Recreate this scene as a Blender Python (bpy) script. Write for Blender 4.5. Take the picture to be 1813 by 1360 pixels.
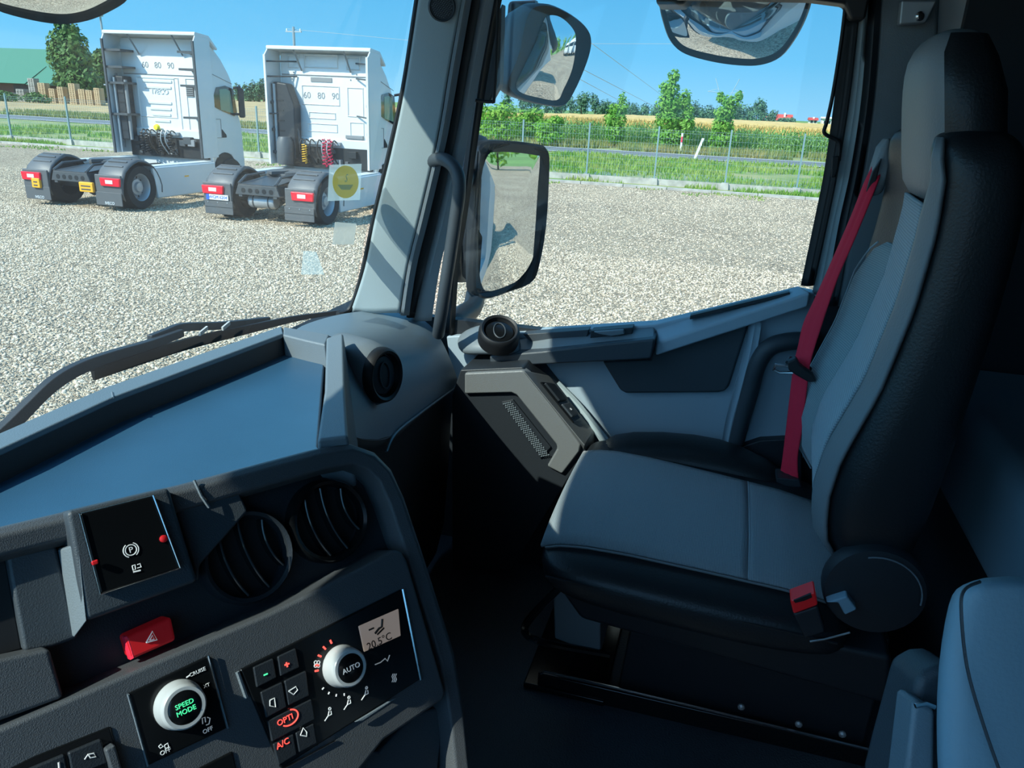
import bpy, bmesh, math, random
from math import sin, cos, tan, atan, radians, pi, sqrt
from mathutils import Vector, Matrix, noise
V = Vector
random.seed(7)
scene = bpy.context.scene
COL = scene.collection
for _o in list(bpy.data.objects):
    bpy.data.objects.remove(_o, do_unlink=True)

# ------------------------------------------------------------------ camera
W, H, F = 1813.0, 1360.0, 1362.0
ROLL, YAW = atan(0.046), radians(15)
PITCH = atan((680 - 188) / F * cos(ROLL))
CAM = V((0, 0, 2.5))
_h = V((cos(YAW), sin(YAW), 0)); _r = V((sin(YAW), -cos(YAW), 0)); _z = V((0, 0, 1))
FWD = _h * cos(PITCH) - _z * sin(PITCH); _u = _z * cos(PITCH) + _h * sin(PITCH)
RT = _r * cos(ROLL) + _u * sin(ROLL); UP = _u * cos(ROLL) - _r * sin(ROLL)
cd = bpy.data.cameras.new('camera'); cam = bpy.data.objects.new('camera', cd); COL.objects.link(cam)
cd.sensor_fit = 'HORIZONTAL'; cd.sensor_width = 36; cd.lens = F / W * 36
cd.clip_start = 0.02; cd.clip_end = 3000
cam.matrix_world = Matrix.Translation(CAM) @ Matrix((RT, UP, -FWD)).transposed().to_4x4()
scene.camera = cam

# ------------------------------------------------------------------ light
w = bpy.data.worlds.new('sky'); scene.world = w; w.use_nodes = True
nt = w.node_tree; nt.nodes.clear()
_out = nt.nodes.new('ShaderNodeOutputWorld'); _bg = nt.nodes.new('ShaderNodeBackground')
_tc = nt.nodes.new('ShaderNodeTexCoord'); _sx = nt.nodes.new('ShaderNodeSeparateXYZ'); _cr = nt.nodes.new('ShaderNodeValToRGB')
nt.links.new(_tc.outputs['Generated'], _sx.inputs[0]); nt.links.new(_sx.outputs['Z'], _cr.inputs[0])
nt.links.new(_bg.outputs[0], _out.inputs[0])
SUN_AZ, SUN_EL = radians(36), radians(41.4)
SUND = V((-cos(SUN_AZ) * cos(SUN_EL), sin(SUN_AZ) * cos(SUN_EL), sin(SUN_EL)))
# clear-sky brightening around the sun (CIE clear sky indicatrix), whiter towards the sun
def _vm(op, *ins):
    n = nt.nodes.new('ShaderNodeMath'); n.operation = op
    for i, x in enumerate(ins):
        if isinstance(x, (int, float)): n.inputs[i].default_value = x
        else: nt.links.new(x, n.inputs[i])
    return n.outputs[0]
_dp = nt.nodes.new('ShaderNodeVectorMath'); _dp.operation = 'DOT_PRODUCT'; nt.links.new(_tc.outputs['Generated'], _dp.inputs[0]); _dp.inputs[1].default_value = SUND
_cl = _vm('MINIMUM', _vm('MAXIMUM', _dp.outputs['Value'], -1.0), 1.0); _gam = _vm('ARCCOSINE', _cl)
_glow = _vm('MULTIPLY', _vm('EXPONENT', _vm('MULTIPLY', _gam, -2.6)), 4.8)
_wm = nt.nodes.new('ShaderNodeMix'); _wm.data_type = 'RGBA'; _wm.clamp_factor = True; nt.links.new(_vm('MULTIPLY', _glow, .22), _wm.inputs[0]); nt.links.new(_cr.outputs[0], _wm.inputs[6]); _wm.inputs[7].default_value = (.30, .41, .54, 1)
_sc = nt.nodes.new('ShaderNodeVectorMath'); _sc.operation = 'SCALE'; nt.links.new(_wm.outputs[2], _sc.inputs[0]); nt.links.new(_vm('ADD', _glow, 1.0), _sc.inputs['Scale']); nt.links.new(_sc.outputs[0], _bg.inputs[0])
_el = _cr.color_ramp.elements
_el[0].position = 0.0; _el[0].color = (.22, .46, .66, 1)
_el[1].position = 1.0; _el[1].color = (.05, .22, .48, 1)
for _p, _c in ((.06, (.12, .38, .62, 1)), (.14, (.075, .32, .58, 1)), (.4, (.065, .28, .55, 1))):
    e = _el.new(_p); e.color = _c
_bg.inputs[1].default_value = 1.2
sl = bpy.data.lights.new('sun', 'SUN'); sl.energy = 4.7; sl.color = (1, .93, .82); sl.angle = radians(.53)
so = bpy.data.objects.new('sun', sl); COL.objects.link(so)
so.rotation_euler = SUND.to_track_quat('Z', 'Y').to_euler(); so.location = (-20, 15, 30)
vs = scene.view_settings
scene.display_settings.display_device = 'sRGB'
vs.view_transform = 'Standard'; vs.look = 'None'; vs.gamma = 1; vs.use_curve_mapping = False; vs.exposure = 0.42
scene.cycles.max_bounces = 10; scene.cycles.diffuse_bounces = 5; scene.cycles.transparent_max_bounces = 24
scene.cycles.glossy_bounces = 4; scene.cycles.use_denoising = True
scene.cycles.sample_clamp_indirect = 6

# ------------------------------------------------------------------ measured points on real planes
def ray(x, y): return FWD + RT * ((x - W / 2) / F) - UP * ((y - H / 2) / F)
def hit(x, y, ax, val):
    d = ray(x, y); return CAM + d * ((val - CAM[ax]) / d[ax])
def PX(x, y, v): return hit(x, y, 0, v)
def PY(x, y, v): return hit(x, y, 1, v)
def PZ(x, y, v): return hit(x, y, 2, v)
def hitplane(x, y, o, n):
    d = ray(x, y); return CAM + d * ((o - CAM).dot(n) / d.dot(n))
# console frame
_a = radians(31); KE = V((cos(_a), -sin(_a), 0)); _hn = V((-sin(_a), -cos(_a), 0)); _t = radians(26)
KD = _hn * sin(_t) - _z * cos(_t); KN = KD.cross(KE) * -1
if KN.dot(CAM - V((.7, .4, 2))) < 0: KN = -KN
KO = CAM + ray(600, 785) * .9
def K(u, v, n=0): return KO + KE * u + KD * v + KN * n
def KP(x, y, n=0): return hitplane(x, y, KO + KN * n, KN)
def kuv(x, y, n=0):
    p = KP(x, y, n) - KO; return p.dot(KE), p.dot(KD)

# ------------------------------------------------------------------ mesh builder
ORG = {}
class MB:
    def __init__(s): s.v = []; s.f = []; s.m = []; s.mi = 0
    def face(s, idx): s.f.append(tuple(idx)); s.m.append(s.mi)
    def add(s, vs, fs):
        o = len(s.v); s.v += [V(p) for p in vs]
        for f in fs: s.face([i + o for i in f])
        return s
    def box(s, x0, x1, y0, y1, z0, z1):
        return s.add([(x0, y0, z0), (x1, y0, z0), (x1, y1, z0), (x0, y1, z0), (x0, y0, z1), (x1, y0, z1), (x1, y1, z1), (x0, y1, z1)],
                     [(0, 3, 2, 1), (4, 5, 6, 7), (0, 1, 5, 4), (1, 2, 6, 5), (2, 3, 7, 6), (3, 0, 4, 7)])
    def obox(s, c, a, b, d):
        c, a, b, d = V(c), V(a), V(b), V(d)
        return s.add([c - a - b - d, c + a - b - d, c + a + b - d, c - a + b - d, c - a - b + d, c + a - b + d, c + a + b + d, c - a + b + d],
                     [(0, 3, 2, 1), (4, 5, 6, 7), (0, 1, 5, 4), (1, 2, 6, 5), (2, 3, 7, 6), (3, 0, 4, 7)])
    def prism(s, pts, vec, top=1.0):
        n = len(pts); vec = V(vec); pts = [V(p) for p in pts]
        c = sum(pts, V()) / n
        return s.add(pts + [c + (p - c) * top + vec for p in pts],
                     [tuple(range(n - 1, -1, -1)), tuple(range(n, 2 * n))] + [(i, (i + 1) % n, (i + 1) % n + n, i + n) for i in range(n)])
    def loft(s, rings, cap=True, closed=True):
        n = len(rings[0]); vs = [p for r in rings for p in r]; fs = []
        for i in range(len(rings) - 1):
            for j in range(n if closed else n - 1):
                k = (j + 1) % n
                fs.append((i * n + j, i * n + k, (i + 1) * n + k, (i + 1) * n + j))
        if cap and closed:
            fs.append(tuple(range(n - 1, -1, -1))); b = (len(rings) - 1) * n; fs.append(tuple(range(b, b + n)))
        return s.add(vs, fs)
    def grid(s, rows): return s.loft(rows, False, False)
    def tube(s, path, r, n=10, cap=True):
        path = [V(p) for p in path]; rings = []; rr = r if isinstance(r, (list, tuple)) else [r] * len(path)
        t0 = (path[1] - path[0]).normalized(); a = t0.orthogonal().normalized()
        for i, p in enumerate(path):
            t = (path[min(i + 1, len(path) - 1)] - path[max(i - 1, 0)]).normalized()
            a = (a - t * a.dot(t)).normalized(); b = t.cross(a)
            rings.append([p + (a * cos(2 * pi * k / n) + b * sin(2 * pi * k / n)) * rr[i] for k in range(n)])
        return s.loft(rings, cap)
    def lathe(s, prof, o, axis, n=24, cap=True):
        o = V(o); ax = V(axis).normalized(); a = ax.orthogonal().normalized(); b = ax.cross(a)
        return s.loft([[o + ax * h + (a * cos(2 * pi * k / n) + b * sin(2 * pi * k / n)) * max(r, 1e-5) for k in range(n)] for r, h in prof], cap)
    def quad(s, a, b, c, d): return s.add([a, b, c, d], [(0, 1, 2, 3)])
    def build(s, name, mat, parent=None, smooth=True, bevel=0, seg=2, sub=0, solid=0, ang=35, recalc=True):
        me = bpy.data.meshes.new(name); org = ORG.get(parent.name, V()) if parent else V()
        me.from_pydata([p - org for p in s.v], [], s.f); 
        for m in (mat if isinstance(mat, (list, tuple)) else [mat]): me.materials.append(m)
        if any(s.m): me.polygons.foreach_set('material_index', s.m)
        if recalc:
            bm = bmesh.new(); bm.from_mesh(me); bmesh.ops.recalc_face_normals(bm, faces=bm.faces); bm.to_mesh(me); bm.free()
        if smooth:
            me.polygons.foreach_set('use_smooth', [True] * len(me.polygons))
            if ang and not sub: me.set_sharp_from_angle(angle=radians(ang))
        o = bpy.data.objects.new(name, me); COL.objects.link(o)
        if parent: o.parent = parent; ORG[o.name] = org
        if bevel:
            b = o.modifiers.new('b', 'BEVEL'); b.width = bevel; b.segments = seg; b.limit_method = 'ANGLE'; b.angle_limit = radians(30)
            b.harden_normals = True
        if sub:
            m = o.modifiers.new('s', 'SUBSURF'); m.levels = sub; m.render_levels = sub
        if solid:
            m = o.modifiers.new('t', 'SOLIDIFY'); m.thickness = solid; m.offset = 0
        return o
def tag(o, label=None, cat=None, group=None, kind=None):
    for k, x in (('label', label), ('category', cat), ('group', group), ('kind', kind)):
        if x: o[k] = x
    return o
def thing(name, label, cat, loc=(0, 0, 0), group=None, kind=None):
    o = bpy.data.objects.new(name, None); COL.objects.link(o); o.location = loc; o.empty_display_size = .05
    ORG[o.name] = V(loc); return tag(o, label, cat, group, kind)
def kids(o): return [c for c in bpy.data.objects if c.parent == o]
def copy_tree(o, parent=None, cmap=None):
    if cmap is None:
        cmap = {}
        for q in bpy.data.objects:
            if q.parent: cmap.setdefault(q.parent.name, []).append(q)
    c = o.copy(); COL.objects.link(c)
    if parent: c.parent = parent
    for ch in cmap.get(o.name, []): copy_tree(ch, c, cmap)
    return c
def text(name, body, size, pos, xd, yd, mat, parent, ext=.0004, ax='CENTER', lift=0):
    cu = bpy.data.curves.new(name, 'FONT'); cu.body = body; cu.size = size; cu.align_x = ax; cu.align_y = 'CENTER'; cu.extrude = ext; cu.resolution_u = 3
    tmp = bpy.data.objects.new('tmp', cu); me = bpy.data.meshes.new_from_object(tmp); bpy.data.objects.remove(tmp); me.materials.clear(); me.materials.append(mat)
    o = bpy.data.objects.new(name, me); COL.objects.link(o)
    x = V(xd).normalized(); n = x.cross(V(yd)).normalized(); y = n.cross(x)
    org = ORG.get(parent.name, V()) if parent else V()
    m = Matrix((x, y, n)).transposed().to_4x4(); m.translation = V(pos) + n * lift - org
    if parent: o.parent = parent
    o.matrix_local = m
    return o
def smoothpath(pts, k=6):
    pts = [V(p) for p in pts]; out = []
    for i in range(len(pts) - 1):
        p0, p1, p2, p3 = pts[max(i - 1, 0)], pts[i], pts[i + 1], pts[min(i + 2, len(pts) - 1)]
        for j in range(k):
            t = j / k; out.append(.5 * ((2 * p1) + (p2 - p0) * t + (2 * p0 - 5 * p1 + 4 * p2 - p3) * t * t + (3 * p1 - p0 - 3 * p2 + p3) * t ** 3))
    return out + [pts[-1]]

# ------------------------------------------------------------------ materials
def mat(name, col, rough=.5, metal=0, bump=0, bscale=200, emit=None, estr=1, spec=.5, var=0, vscale=3, coat=0, sheen=0, col2=None):
    m = bpy.data.materials.new(name); m.use_nodes = True; n = m.node_tree; p = n.nodes['Principled BSDF']
    p.inputs['Base Color'].default_value = (*col, 1); p.inputs['Roughness'].default_value = rough; p.inputs['Metallic'].default_value = metal
    p.inputs['Specular IOR Level'].default_value = spec; p.inputs['Coat Weight'].default_value = coat
    if sheen: p.inputs['Sheen Weight'].default_value = sheen
    if emit: p.inputs['Emission Color'].default_value = (*emit, 1); p.inputs['Emission Strength'].default_value = estr
    if bump or var:
        tc = n.nodes.new('ShaderNodeTexCoord')
    if bump:
        t = n.nodes.new('ShaderNodeTexNoise'); t.inputs['Scale'].default_value = bscale; t.inputs['Detail'].default_value = 3
        b = n.nodes.new('ShaderNodeBump'); b.inputs['Strength'].default_value = bump; b.inputs['Distance'].default_value = .002
        n.links.new(tc.outputs['Object'], t.inputs['Vector']); n.links.new(t.outputs[0], b.inputs['Height']); n.links.new(b.outputs[0], p.inputs['Normal'])
    if var:
        t = n.nodes.new('ShaderNodeTexNoise'); t.inputs['Scale'].default_value = vscale; t.inputs['Detail'].default_value = 5
        r = n.nodes.new('ShaderNodeValToRGB'); e = r.color_ramp.elements
        c2 = col2 or tuple(min(1, c * (1 + var)) for c in col); c1 = col if col2 else tuple(c * (1 - var) for c in col)
        e[0].position = .35; e[1].position = .65; e[0].color = (*c1, 1); e[1].color = (*c2, 1)
        n.links.new(tc.outputs['Object'], t.inputs['Vector']); n.links.new(t.outputs[0], r.inputs[0]); n.links.new(r.outputs[0], p.inputs['Base Color'])
    return m
def fabric(name, c1, c2, scale, axis='X'):
    m = bpy.data.materials.new(name); m.use_nodes = True; n = m.node_tree; p = n.nodes['Principled BSDF']
    p.inputs['Roughness'].default_value = .85; p.inputs['Sheen Weight'].default_value = .25
    tc = n.nodes.new('ShaderNodeTexCoord'); wv = n.nodes.new('ShaderNodeTexWave'); wv.bands_direction = axis; wv.inputs['Scale'].default_value = scale
    wv.inputs['Distortion'].default_value = .6; wv.inputs['Detail'].default_value = 2; wv.inputs['Detail Scale'].default_value = 6
    ns = n.nodes.new('ShaderNodeTexNoise'); ns.inputs['Scale'].default_value = 420; ns.inputs['Detail'].default_value = 2
    mx = n.nodes.new('ShaderNodeMix'); mx.data_type = 'FLOAT'; mx.inputs[0].default_value = .5
    r = n.nodes.new('ShaderNodeValToRGB'); e = r.color_ramp.elements; e[0].position = .3; e[1].position = .7; e[0].color = (*c1, 1); e[1].color = (*c2, 1)
    b = n.nodes.new('ShaderNodeBump'); b.inputs['Strength'].default_value = .5; b.inputs['Distance'].default_value = .0015
    for q in (wv, ns): n.links.new(tc.outputs['Object'], q.inputs['Vector'])
    n.links.new(wv.outputs['Fac'], mx.inputs[2]); n.links.new(ns.outputs[0], mx.inputs[3]); n.links.new(mx.outputs[0], r.inputs[0]); n.links.new(r.outputs[0], p.inputs['Base Color'])
    n.links.new(mx.outputs[0], b.inputs['Height']); n.links.new(b.outputs[0], p.inputs['Normal'])
    return m
def glass(name, tint, refl=.08, haze=0.0):
    m = bpy.data.materials.new(name); m.use_nodes = True; n = m.node_tree; n.nodes.clear()
    out = n.nodes.new('ShaderNodeOutputMaterial'); tr = n.nodes.new('ShaderNodeBsdfTransparent'); gl = n.nodes.new('ShaderNodeBsdfGlossy')
    tr.inputs[0].default_value = (*tint, 1); gl.inputs['Roughness'].default_value = .01
    lw = n.nodes.new('ShaderNodeLayerWeight'); lw.inputs['Blend'].default_value = .5; mx = n.nodes.new('ShaderNodeMixShader')
    pw = n.nodes.new('ShaderNodeMath'); pw.operation = 'POWER'; pw.inputs[1].default_value = 5; ml = n.nodes.new('ShaderNodeMath'); ml.operation = 'MULTIPLY_ADD'; ml.inputs[1].default_value = .7; ml.inputs[2].default_value = refl * .4
    n.links.new(lw.outputs['Facing'], pw.inputs[0]); n.links.new(pw.outputs[0], ml.inputs[0]); n.links.new(ml.outputs[0], mx.inputs[0]); n.links.new(tr.outputs[0], mx.inputs[1]); n.links.new(gl.outputs[0], mx.inputs[2])
    last = mx
    if haze:
        tl = n.nodes.new('ShaderNodeBsdfTranslucent'); tl.inputs[0].default_value = (.9, .95, .95, 1); m2 = n.nodes.new('ShaderNodeMixShader'); m2.inputs[0].default_value = haze
        n.links.new(mx.outputs[0], m2.inputs[1]); n.links.new(tl.outputs[0], m2.inputs[2]); last = m2
    n.links.new(last.outputs[0], out.inputs[0]); return m
def gravel_mat(name):
    m = bpy.data.materials.new(name); m.use_nodes = True; n = m.node_tree; p = n.nodes['Principled BSDF']; p.inputs['Roughness'].default_value = .9
    p.inputs['Specular IOR Level'].default_value = .2
    tc = n.nodes.new('ShaderNodeTexCoord')
    vo = n.nodes.new('ShaderNodeTexVoronoi'); vo.inputs['Scale'].default_value = 21; vo.inputs['Randomness'].default_value = 1
    v2 = n.nodes.new('ShaderNodeTexVoronoi'); v2.inputs['Scale'].default_value = 53
    sp = n.nodes.new('ShaderNodeSeparateColor'); r = n.nodes.new('ShaderNodeValToRGB'); e = r.color_ramp.elements
    e[0].color = (.30, .245, .18, 1); e[1].color = (.76, .62, .455, 1)
    for pp, c in ((.25, (.495, .388, .272, 1)), (.6, (.61, .487, .35, 1))):
        q = e.new(pp); q.color = c
    ns = n.nodes.new('ShaderNodeTexNoise'); ns.inputs['Scale'].default_value = .35; ns.inputs['Detail'].default_value = 6
    r2 = n.nodes.new('ShaderNodeValToRGB'); r2.color_ramp.elements[0].position = .3; r2.color_ramp.elements[1].position = .7
    r2.color_ramp.elements[0].color = (.80, .78, .76, 1); r2.color_ramp.elements[1].color = (1.08, 1.06, 1.02, 1)
    mu = n.nodes.new('ShaderNodeMix'); mu.data_type = 'RGBA'; mu.blend_type = 'MULTIPLY'; mu.inputs[0].default_value = 1
    ma = n.nodes.new('ShaderNodeMath'); ma.operation = 'ADD'
    b = n.nodes.new('ShaderNodeBump'); b.invert = True; b.inputs['Strength'].default_value = 1; b.inputs['Distance'].default_value = .035
    for q in (vo, v2, ns): n.links.new(tc.outputs['Object'], q.inputs['Vector'])
    n.links.new(vo.outputs['Color'], sp.inputs[0]); n.links.new(sp.outputs[0], r.inputs[0]); n.links.new(ns.outputs[0], r2.inputs[0])
    n.links.new(r.outputs[0], mu.inputs[6]); n.links.new(r2.outputs[0], mu.inputs[7]); n.links.new(mu.outputs[2], p.inputs['Base Color'])
    n.links.new(vo.outputs['Distance'], ma.inputs[0]); n.links.new(v2.outputs['Distance'], ma.inputs[1]); n.links.new(ma.outputs[0], b.inputs['Height']); n.links.new(b.outputs[0], p.inputs['Normal'])
    return m
def leaf_mat(name, c1, c2, sc=1.5, trans=.35):
    m = mat(name, c1, .6, var=1, vscale=sc, col2=c2, spec=.3); n = m.node_tree; p = n.nodes['Principled BSDF']
    out = n.nodes['Material Output']; tl = n.nodes.new('ShaderNodeBsdfTranslucent'); mx = n.nodes.new('ShaderNodeMixShader'); mx.inputs[0].default_value = trans
    src = p.inputs['Base Color'].links[0].from_socket
    n.links.new(src, tl.inputs[0]); n.links.new(p.outputs[0], mx.inputs[1]); n.links.new(tl.outputs[0], mx.inputs[2]); n.links.new(mx.outputs[0], out.inputs[0])
    return m
M = dict(
    plastic=mat('charcoal_plastic', (.048, .060, .072), .48, bump=.25, bscale=700),
    plastic2=mat('dark_plastic', (.017, .022, .028), .5, bump=.2, bscale=700),
    black=mat('black_rubber', (.008, .009, .011), .55),
    gloss=mat('piano_black', (.006, .007, .008), .16),
    grey=mat('grey_trim', (.32, .37, .40), .5, bump=.25, bscale=600),
    greymid=mat('mid_grey_trim', (.17, .205, .23), .45, bump=.25, bscale=600),
    panel=mat('console_panel', (.075, .083, .092), .42, bump=.35, bscale=900),
    dashgrey=mat('dash_grey', (.15, .20, .235), .42, bump=.25, bscale=600),
    door=mat('door_grey', (.36, .45, .52), .5, bump=.2, bscale=500),
    pillar=mat('pillar_grey', (.36, .44, .465), .55, bump=.15, bscale=500),
    shelf=mat('shelf_mat', (.030, .095, .17), .36, bump=.15, bscale=900, var=.06, vscale=8),
    vinyl=mat('black_vinyl', (.015, .018, .021), .42, bump=.3, bscale=260),
    vinylgrey=mat('grey_vinyl', (.21, .235, .25), .5, bump=.3, bscale=260),
    fab=fabric('seat_fabric', (.20, .25, .28), (.31, .365, .395), 110, 'Y'),
    fab2=fabric('seat_fabric_back', (.28, .345, .38), (.43, .50, .54), 70, 'Z'),
    fab3=fabric('seat_fabric_side', (.18, .25, .27), (.30, .38, .40), 80, 'Z'),
    thread=mat('stitching_thread', (.35, .42, .46), .8),
    red=mat('red_webbing', (.88, .016, .055), .7, bump=.3, bscale=500),
    redp=mat('red_plastic', (.62, .015, .02), .35, emit=(.6, .01, .02), estr=.05),
    chrome=mat('polished_metal', (.7, .72, .74), .2, 1),
    satin=mat('satin_knob', (.5, .52, .52), .3, .0),
    mirror=mat('mirror_glass', (.86, .88, .88), .015, 1),
    bunk=mat('berth_cover', (.15, .22, .27), .7, bump=.2, bscale=60),
    arm=mat('armrest_vinyl', (.22, .36, .45), .5, bump=.2, bscale=300),
    floor=mat('rubber_floor', (.05, .066, .082), .5, bump=.9, bscale=240),
    icon=mat('icon_white', (.75, .78, .78), .5, emit=(.8, .85, .85), estr=.12),
    iconred=mat('icon_red', (.8, .1, .08), .5, emit=(1, .07, .05), estr=1.1),
    icongreen=mat('icon_green', (.1, .7, .35), .5, emit=(.05, .8, .3), estr=.7),
    lcd=mat('display_glass', (.35, .29, .25), .25, emit=(.3, .24, .2), estr=.35),
    lcdtext=mat('display_segments', (.03, .025, .02), .5),
    white=mat('truck_white', (.66, .68, .68), .3, coat=.3),
    whitein=mat('truck_white_inner', (.62, .64, .64), .45),
    seam=mat('seam_grey', (.22, .23, .24), .6),
    tyre=mat('tyre_rubber', (.018, .019, .02), .8, bump=.3, bscale=40),
    rim=mat('wheel_steel', (.42, .44, .46), .4, .4),
    fender=mat('fender_plastic', (.095, .10, .105), .5),
    chassis=mat('chassis_paint', (.06, .066, .072), .45),
    steel=mat('galvanised_steel', (.4, .43, .45), .45, .5),
    lampred=mat('tail_lamp', (.75, .01, .03), .25, emit=(.8, .0, .02), estr=.12),
    lampclear=mat('lamp_clear', (.8, .55, .55), .2),
    yellow=mat('yellow_plastic', (.85, .42, .02), .45),
    hoseyellow=mat('yellow_hose', (.8, .45, .02), .4), hosered=mat('red_hose', (.6, .02, .08), .4),
    plate=mat('plate_white', (.75, .78, .8), .4), blue=mat('plate_blue', (.03, .12, .55), .4),
    darkglass=mat('cab_glass', (.02, .03, .035), .05, coat=.5),
    concrete=mat('concrete', (.42, .40, .36), .85, var=.18, vscale=4, bump=.3, bscale=60),
    asphalt=mat('asphalt', (.17, .17, .175), .85, var=.08, vscale=2), line=mat('road_paint', (.75, .76, .77), .7),
    post=mat('fence_green', (.20, .30, .31), .5), rail=mat('marker_white', (.8, .8, .8), .5),
    lawn=mat('lawn_soil', (.16, .25, .06), .95, var=.5, vscale=.6, col2=(.36, .33, .14)),
    grass=leaf_mat('grass_blades', (.16, .36, .045), (.40, .46, .12), .5),
    drygrass=leaf_mat('dry_grass', (.42, .36, .14), (.26, .34, .1), .5),
    corn=leaf_mat('corn_leaves', (.17, .36, .09), (.32, .50, .16), .8), tassel=mat('corn_tassel', (.66, .43, .14), .9, var=.2, vscale=.5),
    wheat=mat('stubble', (.48, .33, .15), .95, var=.25, vscale=.25, bump=.6, bscale=6), farfield=mat('far_field', (.16, .27, .06), .95, var=.2, vscale=.02),
    young=leaf_mat('young_tree_leaves', (.12, .34, .035), (.27, .50, .08), 1.2), hedge=leaf_mat('hedge_leaves', (.14, .36, .03), (.33, .52, .07), .8),
    oldtree=leaf_mat('old_tree_leaves', (.05, .13, .03), (.14, .24, .06), .5, .2), far=mat('hazed_foliage', (.09, .19, .10), .95, var=.4, vscale=.25),  # far foliage paled and blued: distance haze put into its colour
    bark=mat('bark', (.12, .09, .06), .9), roofgreen=mat('green_roof_sheet', (.07, .20, .12), .5), barn=mat('barn_boards', (.10, .06, .05), .9),
    wood=mat('pallet_wood', (.50, .36, .21), .85, var=.3, vscale=1), woodgrey=mat('weathered_wood', (.36, .34, .30), .9, var=.25, vscale=1),
    roofred=mat('red_roof', (.55, .07, .05), .8), housewall=mat('house_wall', (.75, .72, .66), .8), pylon=mat('pylon_steel', (.35, .42, .48), .6),
    gravel=gravel_mat('gravel_yard'),
    wglass=glass('windscreen_glass', (.84, .965, .965), .06, .02), dglass=glass('door_glass', (.92, .98, .985), .06, .008),
    podgrey=mat('pod_grey', (.155, .165, .168), .45, bump=.3, bscale=500), edge=mat('glossy_edge', (.05, .055, .06), .12),
)
def film(name, col, op):
    m = bpy.data.materials.new(name); m.use_nodes = True; n = m.node_tree; n.nodes.clear()
    out = n.nodes.new('ShaderNodeOutputMaterial'); tr = n.nodes.new('ShaderNodeBsdfTransparent'); df = n.nodes.new('ShaderNodeBsdfDiffuse'); tl = n.nodes.new('ShaderNodeBsdfTranslucent')
    df.inputs[0].default_value = tl.inputs[0].default_value = (*col, 1); a = n.nodes.new('ShaderNodeMixShader'); b = n.nodes.new('ShaderNodeMixShader'); b.inputs[0].default_value = op
    n.links.new(df.outputs[0], a.inputs[1]); n.links.new(tl.outputs[0], a.inputs[2]); n.links.new(tr.outputs[0], b.inputs[1]); n.links.new(a.outputs[0], b.inputs[2]); n.links.new(b.outputs[0], out.inputs[0])
    return m
M['filmclear'] = film('clear_film', (.8, .95, .95), .3); M['filmyellow'] = film('yellow_film', (.62, .52, .10), .7); M['filmgrey'] = film('grey_film', (.72, .72, .66), .55)
M['filmblue'] = film('pale_print', (.55, .75, .8), .6); M['stamp'] = film('glass_stamp', (.35, .33, .33), .45)
#@@CAB
#@@OUT
# ================================================================== CAB SHELL
def WSY(z): return .93 - .24 * (z - 1.98)          # windscreen plane
FZ = 1.30                                           # cab floor height
def struct(name, mb, m, label, cat, **kw):
    return tag(mb.build(name, m, None, **kw), label, cat, kind='structure')
b = MB(); b.box(-.45, 1.88, -1.6, 1.0, FZ - .08, FZ); floor_ = struct('floor', b, M['floor'], 'black rubber cab floor between dashboard and seats', 'floor', smooth=False)
b = MB(); b.prism([(-.5, .70, 3.02), (-.5, -1.62, 3.02), (-.5, -1.62, 3.45), (-.5, .45, 3.45), (-.5, .70, 3.10)], (2.5, 0, 0)); struct('ceiling', b, M['plastic2'], 'dark cab roof lining above the seats', 'ceiling', smooth=False)
b = MB(); b.box(-.5, 2.0, -1.68, -1.62, FZ - .1, 3.45); struct('wall_rear', b, M['plastic2'], 'dark rear wall of the cab behind the berth', 'wall', smooth=False)
b = MB()                                             # driver side: sill and rear part, window opening left free
b.box(-.52, -.44, -1.62, .95, FZ - .5, 2.02); b.box(-.52, -.44, -1.62, -.25, 2.02, 3.03); b.prism([(-.52, .72, 3.03), (-.40, .72, 3.03), (-.40, .52, 3.03), (-.52, .52, 3.03)], (0, .25, -1.05))
struct('wall_left', b, M['plastic2'], 'driver side wall of the cab with its window opening', 'wall', smooth=False)
b = MB()                                             # outside body below the windscreen and the right flank (seen in the mirrors)
b.prism([(-.52, .97, 1.98), (2.0, .97, 1.98), (2.0, 1.22, 1.2), (2.0, 1.25, .45), (-.52, 1.25, .45), (-.52, 1.22, 1.2)], (0, -.02, -.01))
b.box(-.5, 1.98, .93, .97, .5, 1.97)
struct('wall_front', b, M['plastic2'], 'front bulkhead of the cab under the windscreen', 'wall', smooth=False)
b = MB(); b.box(1.90, 2.0, -1.62, -.26, .75, 3.45); b.box(1.93, 2.0, -.26, .93, .75, 1.86); b.box(1.90, 2.0, -.26, .66, 2.76, 3.45)
struct('wall_right', b, [M['whitein']], 'pale flank of the cab outside the passenger door', 'wall', smooth=False)
b = MB(); vt = lambda x: 1.05 - .085 * ((x - .75) / 1.25) ** 2
b.loft([[(x, .70, 3.03), (x, vt(x), 2.93), (x, vt(x) + .005, 2.95), (x, .71, 3.055)] for x in [-.5 + 2.5 * i / 20 for i in range(21)]])
struct('trim_9', b, M['plastic2'], 'dark sun visor panel outside above the windscreen', 'visor', smooth=False)

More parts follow.
